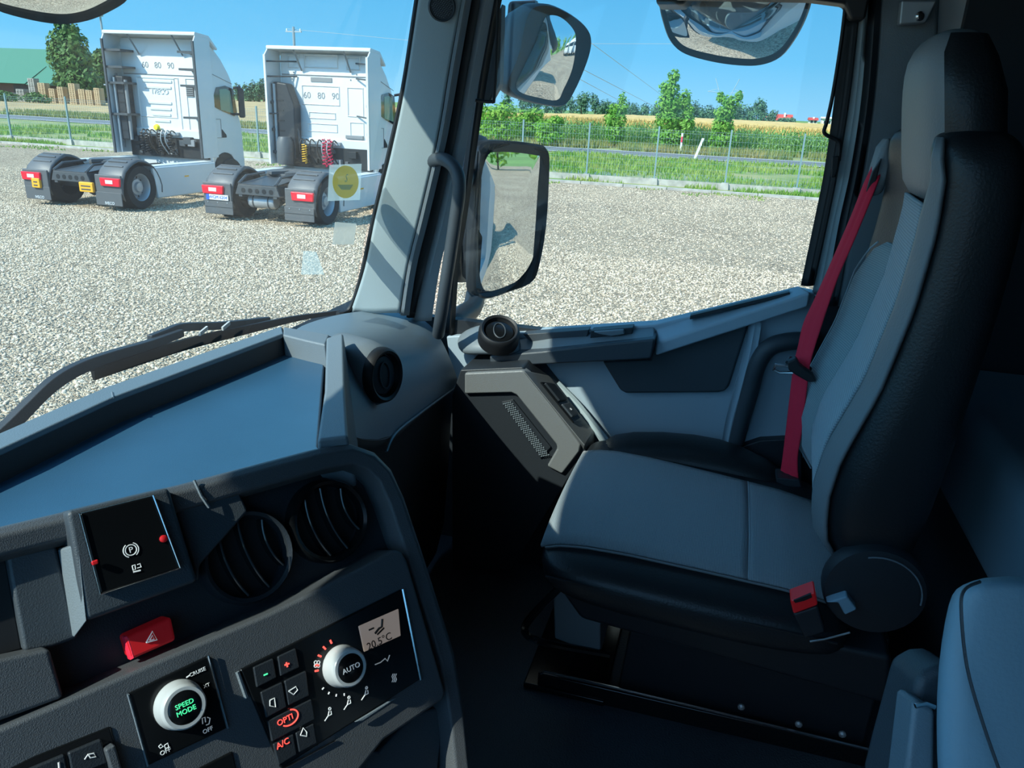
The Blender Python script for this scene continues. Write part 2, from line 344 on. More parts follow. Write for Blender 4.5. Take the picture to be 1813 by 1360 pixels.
# ---- windscreen with its seal
ws = thing('window_1', 'large windscreen with dark edge seal, gravel yard beyond', 'windscreen', (1.75, .93, 1.98), kind='structure')
b = MB(); n = 12
rows = []
for z in (1.9, 2.3, 2.65, 3.01):
    row = []
    for i in range(n + 1):
        x = -.48 + (2.22) * i / n
        row.append((x, WSY(z) - .10 * max(0, (x - 1.45) / .3) ** 2 * .25, z))
    rows.append(row)
b.grid(rows); b.build('pane', M['wglass'], ws)
b = MB()
lp = [PX(739, 0, 1.745), PX(715, 155, 1.745), PX(690, 270, 1.745), PX(664, 380, 1.745), PX(645, 470, 1.745), PX(630, 525, 1.74), PX(617, 551, 1.73), PX(598, 556, 1.70)]
lp = [lp[0] + (lp[0] - lp[1]) * 1.6] + lp
b.tube(smoothpath(lp, 5), .0075, 8); b.build('edge_seal', M['black'], ws)

b = MB(); b.box(1.87, 1.90, .42, .93, FZ, 1.96); struct('trim_3', b, M['plastic2'], 'dark side lining of the passenger footwell', 'trim', smooth=False)
b = MB(); b.box(1.875, 1.90, -1.62, -.40, FZ, 3.02); struct('trim_4', b, M['plastic2'], 'dark side lining behind the passenger seat', 'trim', smooth=False)
b = MB(); b.box(1.875, 1.90, -.40, .66, 2.77, 3.02); struct('trim_5', b, M['plastic2'], 'dark lining above the passenger window', 'trim', smooth=False)
# ---- A pillar (passenger side)
def strip(left, right, xl, xr, name, m, parent, solid=.02, k=5, **kw):
    L = smoothpath([PX(x, y, xl) for x, y in left], k); R = smoothpath([PX(x, y, xr) for x, y in right], k)
    L = [L[0] + (L[0] - L[k]) * (.4 / max(.05, (L[0] - L[k]).length))] + L if left[0][1] <= 2 else L
    R = [R[0] + (R[0] - R[k]) * (.4 / max(.05, (R[0] - R[k]).length))] + R if right[0][1] <= 2 else R
    rows = []
    for p, q in zip(L, R): rows.append([p.lerp(q, t) for t in (0, .08, .5, .92, 1)])
    for r_ in rows: r_[2] = r_[2] + V((-.006, 0, 0))
    return MB().grid(rows).build(name, m, parent, solid=solid, **kw)
ap = thing('trim_1', 'pale grey windscreen pillar trim between windscreen and passenger door', 'pillar', (1.78, .85, 2.0), kind='structure')
strip([(742, 0), (718, 155), (694, 270), (667, 380), (647, 475), (622, 552)], [(818, 0), (796, 120), (775, 245), (744, 380), (722, 470), (709, 552)], 1.74, 1.765, 'pillar_cover', M['pillar'], ap)
strip([(816, 0), (795, 120), (774, 245), (743, 380), (721, 470), (708, 556)], [(831, 0), (810, 120), (788, 245), (757, 380), (735, 470), (722, 556)], 1.76, 1.775, 'cover_edge', M['greymid'], ap)
strip([(829, 0), (808, 120), (786, 245), (756, 380), (734, 470), (720, 560)], [(850, 0), (828, 120), (806, 245), (776, 380), (754, 470), (732, 560)], 1.79, 1.80, 'door_seal', M['black'], ap)
strip([(848, 0), (827, 120), (804, 245), (774, 380), (752, 470), (730, 566)], [(872, 0), (850, 120), (826, 245), (800, 380), (778, 470), (764, 566)], 1.81, 1.83, 'door_frame', M['grey'], ap)
b = MB(); c = PX(782, 12, 1.735); nn = V((-.85, -.45, -.1)).normalized(); b.lathe([(.026, -.004), (.03, 0), (.03, .004), (.027, .006), (.025, .003)], c, nn, 28)
gr = b.build('tweeter_ring', M['plastic'], ap)
b = MB(); a1 = nn.orthogonal().normalized(); a2 = nn.cross(a1)
for i in range(-5, 6):
    for j in range(-5, 6):
        if i * i + j * j < 27:
            q = c + nn * .0045 + a1 * (i * .0042) + a2 * (j * .0042 + (i % 2) * .0021); b.lathe([(.0014, 0), (.0008, .001)], q, nn, 5)
tag(b.build('mesh_grille', M['greymid'], gr), kind='stuff')

# ---- passenger door
dr = thing('door_1', 'grey passenger door with sloping window ledge, dark pocket and closed window', 'door', (1.85, .2, FZ), kind='structure')
def prismX(pix, xf, xb, name, m, parent, bevel=.004, **kw):
    pts = [PX(x, y, xf) for x, y in pix]
    return MB().prism(pts, (xb - xf, 0, 0)).build(name, m, parent, bevel=bevel, **kw)
def ledge(outer, inner, xo, xi, drop, name, m, parent, bevel=.004):
    o_ = [PX(x, y, xo) for x, y in outer]; i_ = [PX(x, y, xi) for x, y in inner]; dz = V((0, 0, -drop))
    return MB().loft([[a, bb, bb + dz, a + dz] for a, bb in zip(o_, i_)]).build(name, m, parent, bevel=bevel)
prismX([(790, 596), (915, 590), (1159, 575), (1415, 515), (1443, 520), (1436, 600), (1425, 810), (1300, 860), (1100, 1000), (880, 1010), (820, 830)], 1.85, 1.90, 'door_skin', M['door'], dr)
# rear ledge with slot
ledge([(1161, 567), (1270, 541), (1350, 521), (1415, 505)], [(1163, 607), (1275, 570), (1345, 547), (1436, 517)], 1.885, 1.80, .035, 'window_ledge', M['door'], dr, .006)
prismX([(1221, 566), (1222, 559), (1398, 517), (1399, 523)], 1.828, 1.85, 'ledge_slot', M['plastic2'], dr, .001)
# front ledge
ledge([(900, 586), (1046, 577), (1159, 568)], [(905, 634), (1046, 612), (1159, 601)], 1.885, 1.785, .03, 'front_ledge', M['greymid'], dr, .005)
prismX([(866, 630), (958, 622), (1042, 612), (1160, 600), (1153, 636), (1086, 640), (958, 646), (868, 652)], 1.775, 1.85, 'ledge_face', M['plastic'], dr, .006)
prismX([(925, 592), (1042, 584), (1038, 604), (950, 614)], 1.832, 1.87, 'ledge_tray', M['plastic'], dr, .002)
hp = prismX([(1046, 586), (1120, 580), (1119, 596), (1044, 604)], 1.822, 1.86, 'handle_recess', M['plastic2'], dr, .002)
prismX([(1050, 588), (1104, 584), (1106, 592), (1082, 596), (1060, 592)], 1.812, 1.845, 'release_lever', M['greymid'], hp, .003)
prismX([(1066, 640), (1151, 637), (1157, 608), (1326, 551), (1330, 560), (1291, 684), (1284, 693), (1272, 696), (1108, 697), (1098, 692)], 1.835, 1.86, 'dark_inset', M['plastic'], dr, .008)
strip([(1331, 548), (1312, 640), (1286, 740), (1276, 795)], [(1352, 545), (1336, 640), (1308, 740), (1297, 795)], 1.83, 1.83, 'inset_border', M['door'], dr, .02)
b = MB(); b.tube(smoothpath([PX(1290, 830, 1.83), PX(1308, 760, 1.825), PX(1327, 695, 1.82), PX(1341, 645, 1.815), PX(1362, 616, 1.815), PX(1395, 605, 1.82), PX(1440, 603, 1.83)], 6), .021, 12); b.build('pull_rail', M['plastic'], dr)
prismX([(1346, 780), (1420, 776), (1420, 860), (1290, 850), (1300, 795)], 1.825, 1.86, 'sill_cover', M['plastic2'], dr, .004)
# round vent pod on the front of the ledge
pod = [PX(x, y, 1.80) for x, y in ((795, 585), (840, 570), (880, 572), (915, 600))]
b = MB(); b.loft([[PX(800, 590, 1.86), PX(806, 618, 1.78), PX(815, 640, 1.80), PX(810, 600, 1.88)], [PX(842, 566, 1.87), PX(842, 612, 1.755), PX(848, 640, 1.78), PX(850, 580, 1.89)],
                  [PX(885, 564, 1.87), PX(890, 618, 1.755), PX(895, 640, 1.78), PX(890, 580, 1.89)], [PX(925, 590, 1.87), PX(925, 622, 1.775), PX(925, 640, 1.79), PX(925, 600, 1.88)]])
b.build('vent_pod', M['greymid'], dr, sub=2, ang=0)
vn = V((-.50, -.22, .84)).normalized(); vc = PX(884, 588, 1.775)
def round_vent(c, nn, r, name, parent, slats=True, ringm='black', discm='plastic2'):
    b = MB(); b.lathe([(r * .72, -.03), (r * 1.06, -.03), (r * 1.06, .0), (r, .010), (r * .92, .013), (r * .82, .010), (r * .78, -.004), (r * .72, -.006)], c, nn, 40, False)
    ring = b.build(name, M[ringm], parent, ang=50)
    b = MB(); b.lathe([(r * .78, -.02), (r * .77, -.002), (r * .70, .003), (r * .4, .005), (0, .0055)], c, nn, 36); b.build('disc', M[discm], ring)
    a = nn.orthogonal().normalized(); a = (V((0, 0, 1)) - nn * nn.z).normalized(); s = a.cross(nn)
    b = MB(); b.tube([c + nn * .0062 + a * (r * .55 * cos(t)) * .9 + s * (r * .3 * sin(t)) for t in [i * pi / 8 for i in range(17)]], .0016, 6, False); b.build('thumb_rim', M['plastic'], ring)
    return ring
round_vent(vc, vn, .049, 'ledge_vent', dr, True, 'black', 'gloss')
# lower speaker pod
XB = 1.70
band = [(822, 661), (925, 656), (934, 662), (1028, 788), (1026, 800), (995, 840), (968, 826), (986, 795), (985, 788), (914, 700), (905, 696), (822, 698)]
prismX([(815, 655), (925, 650), (1040, 795), (905, 1010), (800, 1010), (800, 700)], XB + .012, 1.86, 'speaker_pod', M['plastic2'], dr, .004)
prismX(band, XB, XB + .03, 'pod_frame', M['podgrey'], dr, .005)
sp_ = prismX([(888, 712), (908, 708), (975, 792), (956, 812)], XB + .006, XB + .02, 'speaker_grille', M['plastic2'], dr, .001)
P00, P10, P01 = PX(889, 714, XB + .005), PX(906, 710, XB + .005), PX(957, 810, XB + .005); b = MB()
for j in range(30):
    for i in range(5):
        p = P00 + (P10 - P00) * ((i + .5 + .5 * (j % 2)) / 5.5) + (P01 - P00) * ((j + .5) / 30); b.lathe([(.0021, 0), (.0014, .0018), (.0008, .002)], p, (-1, 0, 0), 6)
tag(b.build('mesh_dots', M['greymid'], sp_), kind='stuff')
b = MB(); b.loft([[PX(925, 654, 1.69), PX(972, 664, 1.80), PX(975, 690, 1.83), PX(930, 668, 1.72)], [PX(1036, 790, 1.69), PX(1052, 764, 1.80), PX(1056, 790, 1.83), PX(1034, 800, 1.72)]]); b.build('switch_slope', M['podgrey'], dr, bevel=.004)
def slopeP(s, t):  # on the slope top
    A, B_, C_, D_ = PX(925, 654, 1.69), PX(972, 664, 1.80), PX(1036, 790, 1.69), PX(1052, 764, 1.80)
    return (A.lerp(B_, t)).lerp(C_.lerp(D_, t), s)
sn = (slopeP(1, 0) - slopeP(0, 0)).cross(slopeP(0, 1) - slopeP(0, 0)).normalized()
if sn.dot(CAM - slopeP(.5, .5)) < 0: sn = -sn
def sq(s0, s1, t0, t1, h0, h1): return MB().prism([slopeP(s, t) + sn * h0 for s, t in ((s0, t0), (s1, t0), (s1, t1), (s0, t1))], sn * (h1 - h0))
sw = sq(.16, .74, .30, .78, -.004, .004).build('window_switch_plate', M['gloss'], dr, bevel=.002)
sq(.19, .45, .34, .74, .002, .010).build('window_switch', M['plastic2'], sw, bevel=.003); sq(.49, .68, .34, .74, .002, .009).build('lock_switch', M['plastic'], sw, bevel=.003)
text('window_icon', 'o', .014, slopeP(.585, .54) + sn * .0095, slopeP(1, 0) - slopeP(0, 0), -(slopeP(0, 0) - slopeP(0, 1)), M['icon'], sw)
b = MB(); b.tube(smoothpath([PX(985, 680, 1.825), PX(1020, 716, 1.82), PX(1055, 760, 1.81), PX(1085, 800, 1.80), PX(1110, 850, 1.80)], 5), [.012] * 20 + [.012], 8); b.build('pocket_edge', M['pillar'], dr)
prismX([(1040, 770), (1100, 830), (1020, 1000), (900, 1000)], 1.80, 1.86, 'lower_kick_panel', M['plastic2'], dr, .004)
# window pane, seals, frame
b = MB(); wp = [(795, 640), (900, 600), (1160, 585), (1440, 520), (1470, 300), (1510, -20), (1240, -40), (900, -60), (860, 0)]
b.prism([PX(x, y, 1.885) for x, y in wp], (.004, 0, 0)); b.build('pane', M['dglass'], dr, smooth=False)
strip([(1496, 30), (1480, 170), (1462, 300), (1442, 400), (1420, 505)], [(1521, 30), (1505, 170), (1484, 300), (1464, 400), (1441, 505)], 1.87, 1.86, 'rear_seal', M['black'], dr)
strip([(872, 0), (850, 120), (832, 245), (815, 380), (800, 470), (793, 590)], [(884, 0), (862, 120), (842, 245), (822, 380), (808, 470), (800, 590)], 1.86, 1.875, 'front_seal', M['black'], dr)
b = MB(); b.prism([PX(1160, -20, 1.87), PX(1200, 2, 1.87), PX(1430, 6, 1.87), PX(1490, 14, 1.87), PX(1500, 40, 1.87), PX(1525, 40, 1.86), PX(1545, -60, 1.86), PX(1160, -90, 1.87)], (-.06, 0, 0)); b.build('top_frame', M['black'], dr, bevel=.006)
b = MB(); b.quad(PX(1367, 454, 1.883), PX(1390, 454, 1.883), PX(1386, 474, 1.883), PX(1364, 474, 1.883))
text('glass_stamp', 'E4 43R', .0075, PX(1378, 460, 1.883), (0, -1, .02), (0, 0, 1), M['stamp'], dr); text('glass_stamp', 'LAMINATED', .005, PX(1377, 469, 1.883), (0, -1, .02), (0, 0, 1), M['stamp'], dr)
# ---- B pillar
prismX([(1430, 525), (1500, 525), (1490, 870), (1410, 870)], 1.865, 1.895, 'pillar_foot_cover', M['plastic2'], dr, .003)
bp = thing('trim_2', 'pillar behind the passenger door with pale strip and dark seals', 'pillar', (1.9, -.3, 2.0), kind='structure')
strip([(1521, 0), (1503, 170), (1482, 300), (1462, 400), (1438, 520)], [(1541, 0), (1528, 170), (1508, 300), (1486, 400), (1462, 520)], 1.875, 1.87, 'pale_strip', M['pillar'], bp)
strip([(1540, 0), (1527, 170), (1507, 300), (1485, 400), (1460, 540)], [(1560, 0), (1547, 170), (1528, 300), (1508, 400), (1482, 540)], 1.865, 1.86, 'pillar_seal', M['plastic2'], bp)
strip([(1558, 0), (1545, 170), (1526, 300), (1506, 400), (1480, 540)], [(1660, 0), (1650, 170), (1640, 300), (1640, 400), (1640, 540)], 1.87, 1.87, 'pillar_cover', M['greymid'], bp, .03)
prismX([(1570, 145), (1580, 138), (1582, 172), (1571, 178)], 1.855, 1.875, 'belt_slot', M['black'], bp, .002)
b = MB(); b.prism([PX(1596, 0, 1.80), PX(1660, 0, 1.80), PX(1640, 40, 1.80), PX(1592, 44, 1.80)], (.03, 0, 0)); br = b.build('hinge_bracket', M['steel'], bp, bevel=.004)
b = MB(); b.lathe([(.009, 0), (.009, .006), (.006, .009)], PX(1627, 29, 1.80), (-1, -.3, 0), 12); b.build('bracket_bolt', M['chrome'], br)
# ---- roof header over door
# ---- blind guides in the door window
def rod(name, pix, x, label, clip):
    t = thing(name, label, 'blind guide', PX(*pix[-1], x))
    path = smoothpath([PX(a, c_, x) for a, c_ in pix], 5); MB().tube(path, .004, 8).build('guide_rod', M['black'], t)
    prismX(clip, x - .008, x + .012, 'clip', M['black'], t, .002); return t
rod('window_blind_guide', [(1499, -10), (1490, 70), (1475, 165), (1464, 215), (1459, 234), (1470, 243), (1486, 253), (1485, 285)], 1.845, 'black wire blind guide along the rear edge of the passenger window', [(1474, 278), (1486, 276), (1483, 300), (1478, 314), (1472, 314)])
rod('window_blind_guide', [(884, -10), (880, 80), (875, 172), (870, 180), (845, 178), (822, 176), (818, 190)], 1.83, 'black wire blind guide beside the windscreen pillar', [(808, 186), (824, 184), (818, 214), (804, 218)])
# ---- grab handle
gh = thing('grab_handle', 'black tubular grab handle on the windscreen pillar', 'handle', PX(780, 560, 1.76))
hp_ = smoothpath([PX(763, 292, 1.775), PX(771, 283, 1.755), PX(790, 284, 1.735), PX(808, 303, 1.725), PX(813, 335, 1.72), PX(806, 390, 1.72), (PX(797, 450, 1.72)), PX(788, 510, 1.72), PX(780, 565, 1.735), PX(776, 592, 1.77)], 6)
MB().tube(hp_, .0155, 14).build('grip', M['plastic'], gh)
b = MB(); b.prism([PX(758, 270, 1.775), PX(768, 262, 1.775), (PX(772, 300, 1.775)), PX(764, 312, 1.775), PX(756, 300, 1.775)], (.02, 0, 0)); b.build('mount_cup', M['black'], gh, bevel=.003)

# ================================================================== DASHBOARD
db = thing('dashboard', 'dark dashboard with blue-grey storage tray, round vents and angled control console', 'dashboard', (.9, .55, 1.9))
SZ = 2.045
A1, A2 = PZ(506, 600, SZ), PZ(0, 832, SZ); A3 = A2 + (A2 - A1) * .9
N1, N2 = PZ(576, 612, SZ), PZ(562, 790, SZ)
CB = [K(.02, 0, -.02), K(-.6, -.012, -.02)]
b = MB(); b.prism([A3, A2, A1, N1, N2, V((CB[0].x, CB[0].y, SZ)), V((CB[1].x, CB[1].y, SZ))], (0, 0, -.02)); b.build('tray_mat', M['shelf'], db, bevel=.003)
RZ = 2.085
ro = [(0, 770), (190, 687), (380, 620), (502, 578)]; ri = [(0, 795), (200, 703), (385, 634), (500, 591)]
O_ = [PZ(x, y, RZ) for x, y in ro]; I_ = [PZ(x, y, RZ) for x, y in ri]
O_ = [O_[0] + (O_[0] - O_[2]) * 1.4] + O_; I_ = [I_[0] + (I_[0] - I_[2]) * 1.4] + I_
b = MB(); b.loft([[o, i, V((i.x, i.y - .006, SZ - .02)), V((o.x, o.y + .03, SZ - .12))] for o, i in zip(O_, I_)]); b.build('tray_rim', M['plastic2'], db, bevel=.004)
b = MB(); b.loft([[o + V((0, .004, .001)), i + V((0, -.002, .001)), i + V((0, -.003, -.008)), i + V((0, .002, -.008)), o + V((0, .006, -.02))] for o, i in zip(O_, I_)]); b.build('rim_top', M['dashgrey'], db, bevel=.003)
MB().tube([I_[2] + V((-.004, -.004, .001)), I_[2] + V((.012, .012, .001))], .0015, 6).build('rim_joint', M['greymid'], db)
b = MB(); b.loft([[p, q, q + V((0, -.004, -.06)), p + V((0, 0, -.06))] for p, q in ((PZ(502, 578, RZ), PZ(500, 592, RZ)), (PZ(545, 585, RZ), PZ(540, 602, RZ)), (PZ(584, 592, RZ), PZ(576, 610, RZ)))]); b.build('rim_end', M['greymid'], db, bevel=.004)
# divider bar between tray and vent housing
dv = [[PZ(578, 598, 2.095), PZ(607, 590, 2.10)], [PZ(575, 690, 2.115), PZ(610, 684, 2.12)], [PZ(562, 778, 2.13), PZ(616, 772, 2.13)]]
b = MB(); b.loft([[l, r_, r_ + V((.02, -.01, -.14)), l + V((0, 0, -.14))] for l, r_ in dv]); b.build('divider_bar', M['greymid'], db, bevel=.004)
# dash end: sculpted surface
rows = [[PY(500, 590, .86), PY(560, 566, .885), (PY(620, 552, .89)), PY(680, 548, .84), PY(728, 551, .77), PY(772, 580, .72)],
        [PY(585, 594, .735), PY(625, 585, .745), PY(672, 580, .74), PY(720, 582, .72), PY(765, 600, .69), PY(795, 630, .655)],
        [PY(606, 600, .66), PY(640, 618, .655), PY(690, 640, .64), PY(735, 648, .64), PY(775, 652, .635), PY(805, 656, .63)],
        [PY(612, 690, .58), PY(640, 700, .585), PY(690, 710, .60), PY(735, 700, .61), PY(775, 685, .62), PY(810, 672, .625)],
        [PY(616, 772, .52), PY(645, 780, .535), PY(690, 782, .57), PY(735, 740, .60), PY(775, 705, .62), PY(812, 680, .63)]]
b = MB(); b.grid(rows); de = b.build('dash_end', M['dashgrey'], db, sub=2, ang=0)
b = MB()
ed = rows[4]; low = [p + V((.02, .04, -.5)) for p in ed]; b.grid([[p + V((0, .004, .004)) for p in ed], [p + V((.02, .035, -.03)) for p in ed], low]); b.build('glovebox_panel', M['plastic2'], db, sub=1, ang=0, solid=.01)
ln = smoothpath([PY(684, 800, .56), PY(700, 768, .57), PY(740, 735, .595), PY(780, 705, .615), PY(815, 680, .625)], 5); MB().tube(ln, .003, 6).build('panel_edge', M['dashgrey'], db)
# vent in the dash end
vc = PY(674, 664, .585); vn2 = V((-.20, -.97, .12)).normalized()
b = MB(); b.lathe([(.075, -.09), (.064, -.03), (.056, -.004), (.050, .002)], vc, vn2, 36); b.build('vent_housing', M['greymid'], db)
round_vent(vc + vn2 * .004, vn2, .05, 'dash_vent', db)

# ---- console body
def prismK(pix, nf, nb, name, m, parent, bevel=.003, top=1.0, **kw):
    pts = [KP(x, y, nf) for x, y in pix]; return MB().prism(pts, KN * (nb - nf)).build(name, m, parent, bevel=bevel, **kw)
def prismUV(uv, nf, nb, name, m, parent, bevel=.003, **kw):
    return MB().prism([K(u, v, nf) for u, v in uv], KN * (nb - nf)).build(name, m, parent, bevel=bevel, **kw)
edge = [(-.62, -.012), (-.34, -.012), (-.176, -.004), (-.03, -.001), (.012, .004), (.040, .022), (.056, .048), (.063, .085), (.068, .16), (.074, .285), (.066, .36), (.05, .44), (.03, .52)]
def offs(pl, d):
    out = []
    for i, p in enumerate(pl):
        a = V((*pl[max(i - 1, 0)], 0)); c_ = V((*pl[min(i + 1, len(pl) - 1)], 0)); t = (c_ - a).normalized(); out.append((p[0] - t.y * d, p[1] + t.x * d))
    return out
inner = offs(edge, .030)
cb = thing_ = MB(); pts = edge + [(-.62, .52)]
back = KN * -.03 + V((0, 0, -.01))
o = MB().prism([K(u, v, -.022) for u, v in pts], back * 1.0).build('console_body', M['plastic2'], db, bevel=.004)
b = MB(); b.loft([[K(*e, -.03), K(*e, .004), K(*(V((*e, 0)).lerp(V((*i, 0)), .25))[:2], .012), K(*(V((*e, 0)).lerp(V((*i, 0)), .8))[:2], .010), K(*i, -.002), K(*i, -.024)] for e, i in zip(edge, inner)])
b.build('console_rail', M['panel'], db, bevel=.003)
b = MB(); b.tube([K(-.172, -.005, .012), K(-.170, .012, .0135), K(-.165, .026, .012)], .0016, 6); b.build('rail_joint', M['greymid'], db)
# left lower skirt and side closing
prismUV([(.02, .30), (.07, .30), (.05, .5), (-.62, .6), (-.62, .3)], -.08, -.022, 'console_skirt', M['plastic2'], db)
# vents
for (px, py, r_) in ((437, 985, .048), (581, 922, .046)):
    c = KP(px, py, -.012); b = MB(); b.lathe([(r_ * .9, -.012), (r_ * 1.05, -.01), (r_ * 1.05, .004), (r_ * .98, .010), (r_ * .90, .008), (r_ * .86, -.004)], c, KN, 40, False)
    vt = b.build('round_vent', M['gloss'] if r_ < .047 else M['plastic2'], db, ang=50)
    b = MB(); b.lathe([(r_ * .88, -.012), (r_ * .86, -.010), (0, -.009)], c, KN, 36); b.build('vent_drum', M['black'], vt)
    tl_ = radians(10); ud = (KD * cos(tl_) - KE * sin(tl_) * -1).normalized(); sd = ud.cross(KN)
    for k in (-.62, -.12, .36):
        hh = sqrt(max(.05, .72 - k * k)) * r_; path = []
        b = MB(); rows = []
        for q in range(9):
            s = -1 + q / 4; o_ = c + sd * (k * r_ + .006 * (1 - s * s)) + ud * (hh * s) ; rows.append([o_ + KN * -.010 - sd * .004, o_ + KN * .0045 - sd * .0012, o_ + KN * .0045 + sd * .0012, o_ + KN * -.010 + sd * .001])
        b.loft(rows); sl_ = b.build('vent_slat', M['gloss'], vt, ang=50); MB().tube([(r_q[1] + r_q[2]) / 2 for r_q in rows], .0013, 6).build('slat_highlight', M['edge'], sl_)  # paler glossy tube added along each slat to carry its highlight
# parking brake module
hs = prismK([(117, 905), (300, 862), (352, 1030), (152, 1102)], .028, -.02, 'switch_housing', M['plastic'], db, .005)
b = MB(); b.prism([KP(109, 972, .012), KP(140, 962, .029), KP(154, 1100, .029), KP(131, 1130, .004)], -KN * .03); b.build('lit_facet', M['greymid'], hs, bevel=.002)  # facet greyer than its housing: the sunlit look is put into the colour
prismK([(334, 872), (412, 846), (440, 905), (355, 1000), (352, 1030), (300, 870)], .006, -.02, 'housing_side', M['plastic'], hs, .004)
pb = prismK([(141, 909), (271, 877), (319, 1006), (178, 1052)], .036, .02, 'parking_brake_switch', M['gloss'], db, .002)
MB().tube([KP(141, 909, .037), KP(178, 1052, .037), KP(319, 1006, .037), KP(271, 877, .037)], .0009, 6).build('bright_edge', M['chrome'], pb)
def ktext(body, px, py, n_, size, m, parent, name='lettering', rot=0):
    xd = KE * cos(rot) + KD * sin(rot); yd = -KD * cos(rot) + KE * sin(rot); return text(name, body, size, KP(px, py, n_), xd, yd, M[m], parent)
def kring(px, py, n_, r_, t_, m, parent, name, a0=0, a1=360, w_=1.0):
    c = KP(px, py, n_); k = 18; pth = [c + KE * r_ * w_ * cos(radians(a0 + (a1 - a0) * i / k)) - KD * r_ * sin(radians(a0 + (a1 - a0) * i / k)) for i in range(k + 1)]
    return MB().tube(pth, t_, 5, True).build(name, M[m], parent)
ktext('P', 232, 974, .0363, .0075, 'icon', pb); kring(232, 974, .0365, .0048, .0005, 'icon', pb, 'brake_icon'); kring(232, 974, .0365, .0066, .0005, 'icon', pb, 'brake_icon', 120, 240); kring(232, 974, .0365, .0066, .0005, 'icon', pb, 'brake_icon', -60, 60)
def kline(pts, n_, t_, m, parent, name): return MB().tube([KP(x, y, n_) for x, y in pts], t_, 5).build(name, M[m], parent)
kline([(234, 1002), (239, 1000), (240, 1008), (236, 1010), (234, 1002)], .0363, .0005, 'icon', pb, 'trailer_icon'); kline([(243, 1000), (248, 998), (250, 1004), (243, 1006)], .0363, .0005, 'icon', pb, 'trailer_icon'); kline([(236, 1013), (249, 1010)], .0363, .0008, 'icon', pb, 'trailer_icon')
b = MB(); b.lathe([(.0035, 0), (.0035, .002), (.002, .003)], KP(289, 954, .036), KN, 12); b.build('indicator_lamp', M['redp'], pb)
b = MB(); b.prism([KP(160, 995, .038), KP(172, 990, .038), KP(173, 998, .038), KP(163, 1002, .038)], KN * .004); b.build('release_tab', M['redp'], pb, bevel=.001)
# hazard switch
hz = prismK([(222, 1128), (303, 1092), (312, 1134), (234, 1168)], .008, -.02, 'hazard_switch', M['redp'], db, .003)
MB().prism([KP(219, 1128, .004), KP(226, 1126, .0085), KP(238, 1166, .0085), KP(231, 1170, .004)], KN * -.01).build('switch_facet', M['red'], hz, bevel=.001)
kline([(259, 1138), (270, 1118), (278, 1133), (259, 1138)], .0088, .0007, 'icon', hz, 'warning_triangle'); kline([(265, 1134), (270, 1125), (273, 1132), (265, 1134)], .0088, .0005, 'icon', hz, 'warning_triangle')
# left flap and cup recess
prismK([(-40, 1175), (88, 1148), (114, 1236), (-40, 1292)], .018, -.02, 'ashtray_flap', M['panel'], db, .004)
prismK([(-60, 1010), (10, 985), (40, 1150), (-60, 1178)], -.012, -.03, 'storage_recess', M['black'], db, .002)
prismK([(10, 985), (100, 965), (140, 1130), (92, 1148), (42, 1156)], -.002, -.03, 'side_cheek', M['plastic'], db, .004)
# lower control panel
LN = .026
lp_ = prismK([(-70, 1320), (0, 1290), (110, 1243), (300, 1161), (476, 1086), (538, 1056), (640, 1004), (697, 973), (712, 976), (722, 992), (790, 1226), (786, 1240), (680, 1312), (610, 1400), (-70, 1560)], LN, -.03, 'control_panel', M['panel'], db, .007)
# cruise module
cm = prismK([(226, 1229), (369, 1161), (403, 1290), (262, 1357)], LN + .003, LN - .01, 'cruise_panel', M['gloss'], db, .002)
MB().tube([KP(369, 1161, LN + .0035), KP(403, 1290, LN + .0035)], .0011, 6).build('bright_edge', M['chrome'], cm); MB().tube([KP(226, 1229, LN + .0035), KP(262, 1357, LN + .0035), ], .0009, 6).build('bright_edge', M['greymid'], cm)
def knob(px, py, base, r_, h, parent, name, capr=.72, off=(0, 0)):
    c = KP(px, py, base); b = MB(); b.lathe([(r_ * 1.05, 0), (r_ * 1.06, .003), (r_ * 1.0, .006), (r_ * .97, h * .7), (r_ * .93, h * .93), (r_ * .86, h), (r_ * capr, h * 1.0), (r_ * capr, h * .9)], c, KN, 44, False); k = b.build(name, M['satin'], parent, ang=40)
    b = MB(); b.lathe([(r_ * capr, h * .85), (r_ * capr, h * .97), (r_ * capr * .9, h * 1.02), (0, h * 1.04)], c, KN, 36); b.build('knob_cap', M['gloss'], k); return k, c + KN * (h * 1.06)
k1, c1 = knob(316, 1247, LN + .003, .0212, .020, cm, 'speed_dial')
text('lettering', 'SPEED', .0062, c1 - KD * .0032, KE, -KD, M['icongreen'], k1); text('lettering', 'MODE', .0062, c1 + KD * .0032, KE, -KD, M['icongreen'], k1)
ktext('CRUISE', 350, 1190, LN + .0034, .0048, 'icon', cm); kline([(330, 1200), (336, 1196)], LN + .0034, .0007, 'icon', cm, 'cruise_icon'); ktext('XT', 366, 1214, LN + .0034, .0045, 'icon', cm)
ktext('OFF', 293, 1331, LN + .0034, .0055, 'icon', cm); ktext('OFF', 368, 1293, LN + .0034, .0055, 'icon', cm)
for q in (((281, 1322), (285, 1318), (289, 1322), (284, 1325), (281, 1322)), ((291, 1320), (297, 1316), (299, 1323), (293, 1325), (291, 1320)), ((359, 1282), (358, 1272), (363, 1270), (364, 1279)), ((367, 1270), (372, 1272), (370, 1282), (365, 1284))): kline(q, LN + .0034, .0005, 'icon', cm, 'button_icon')
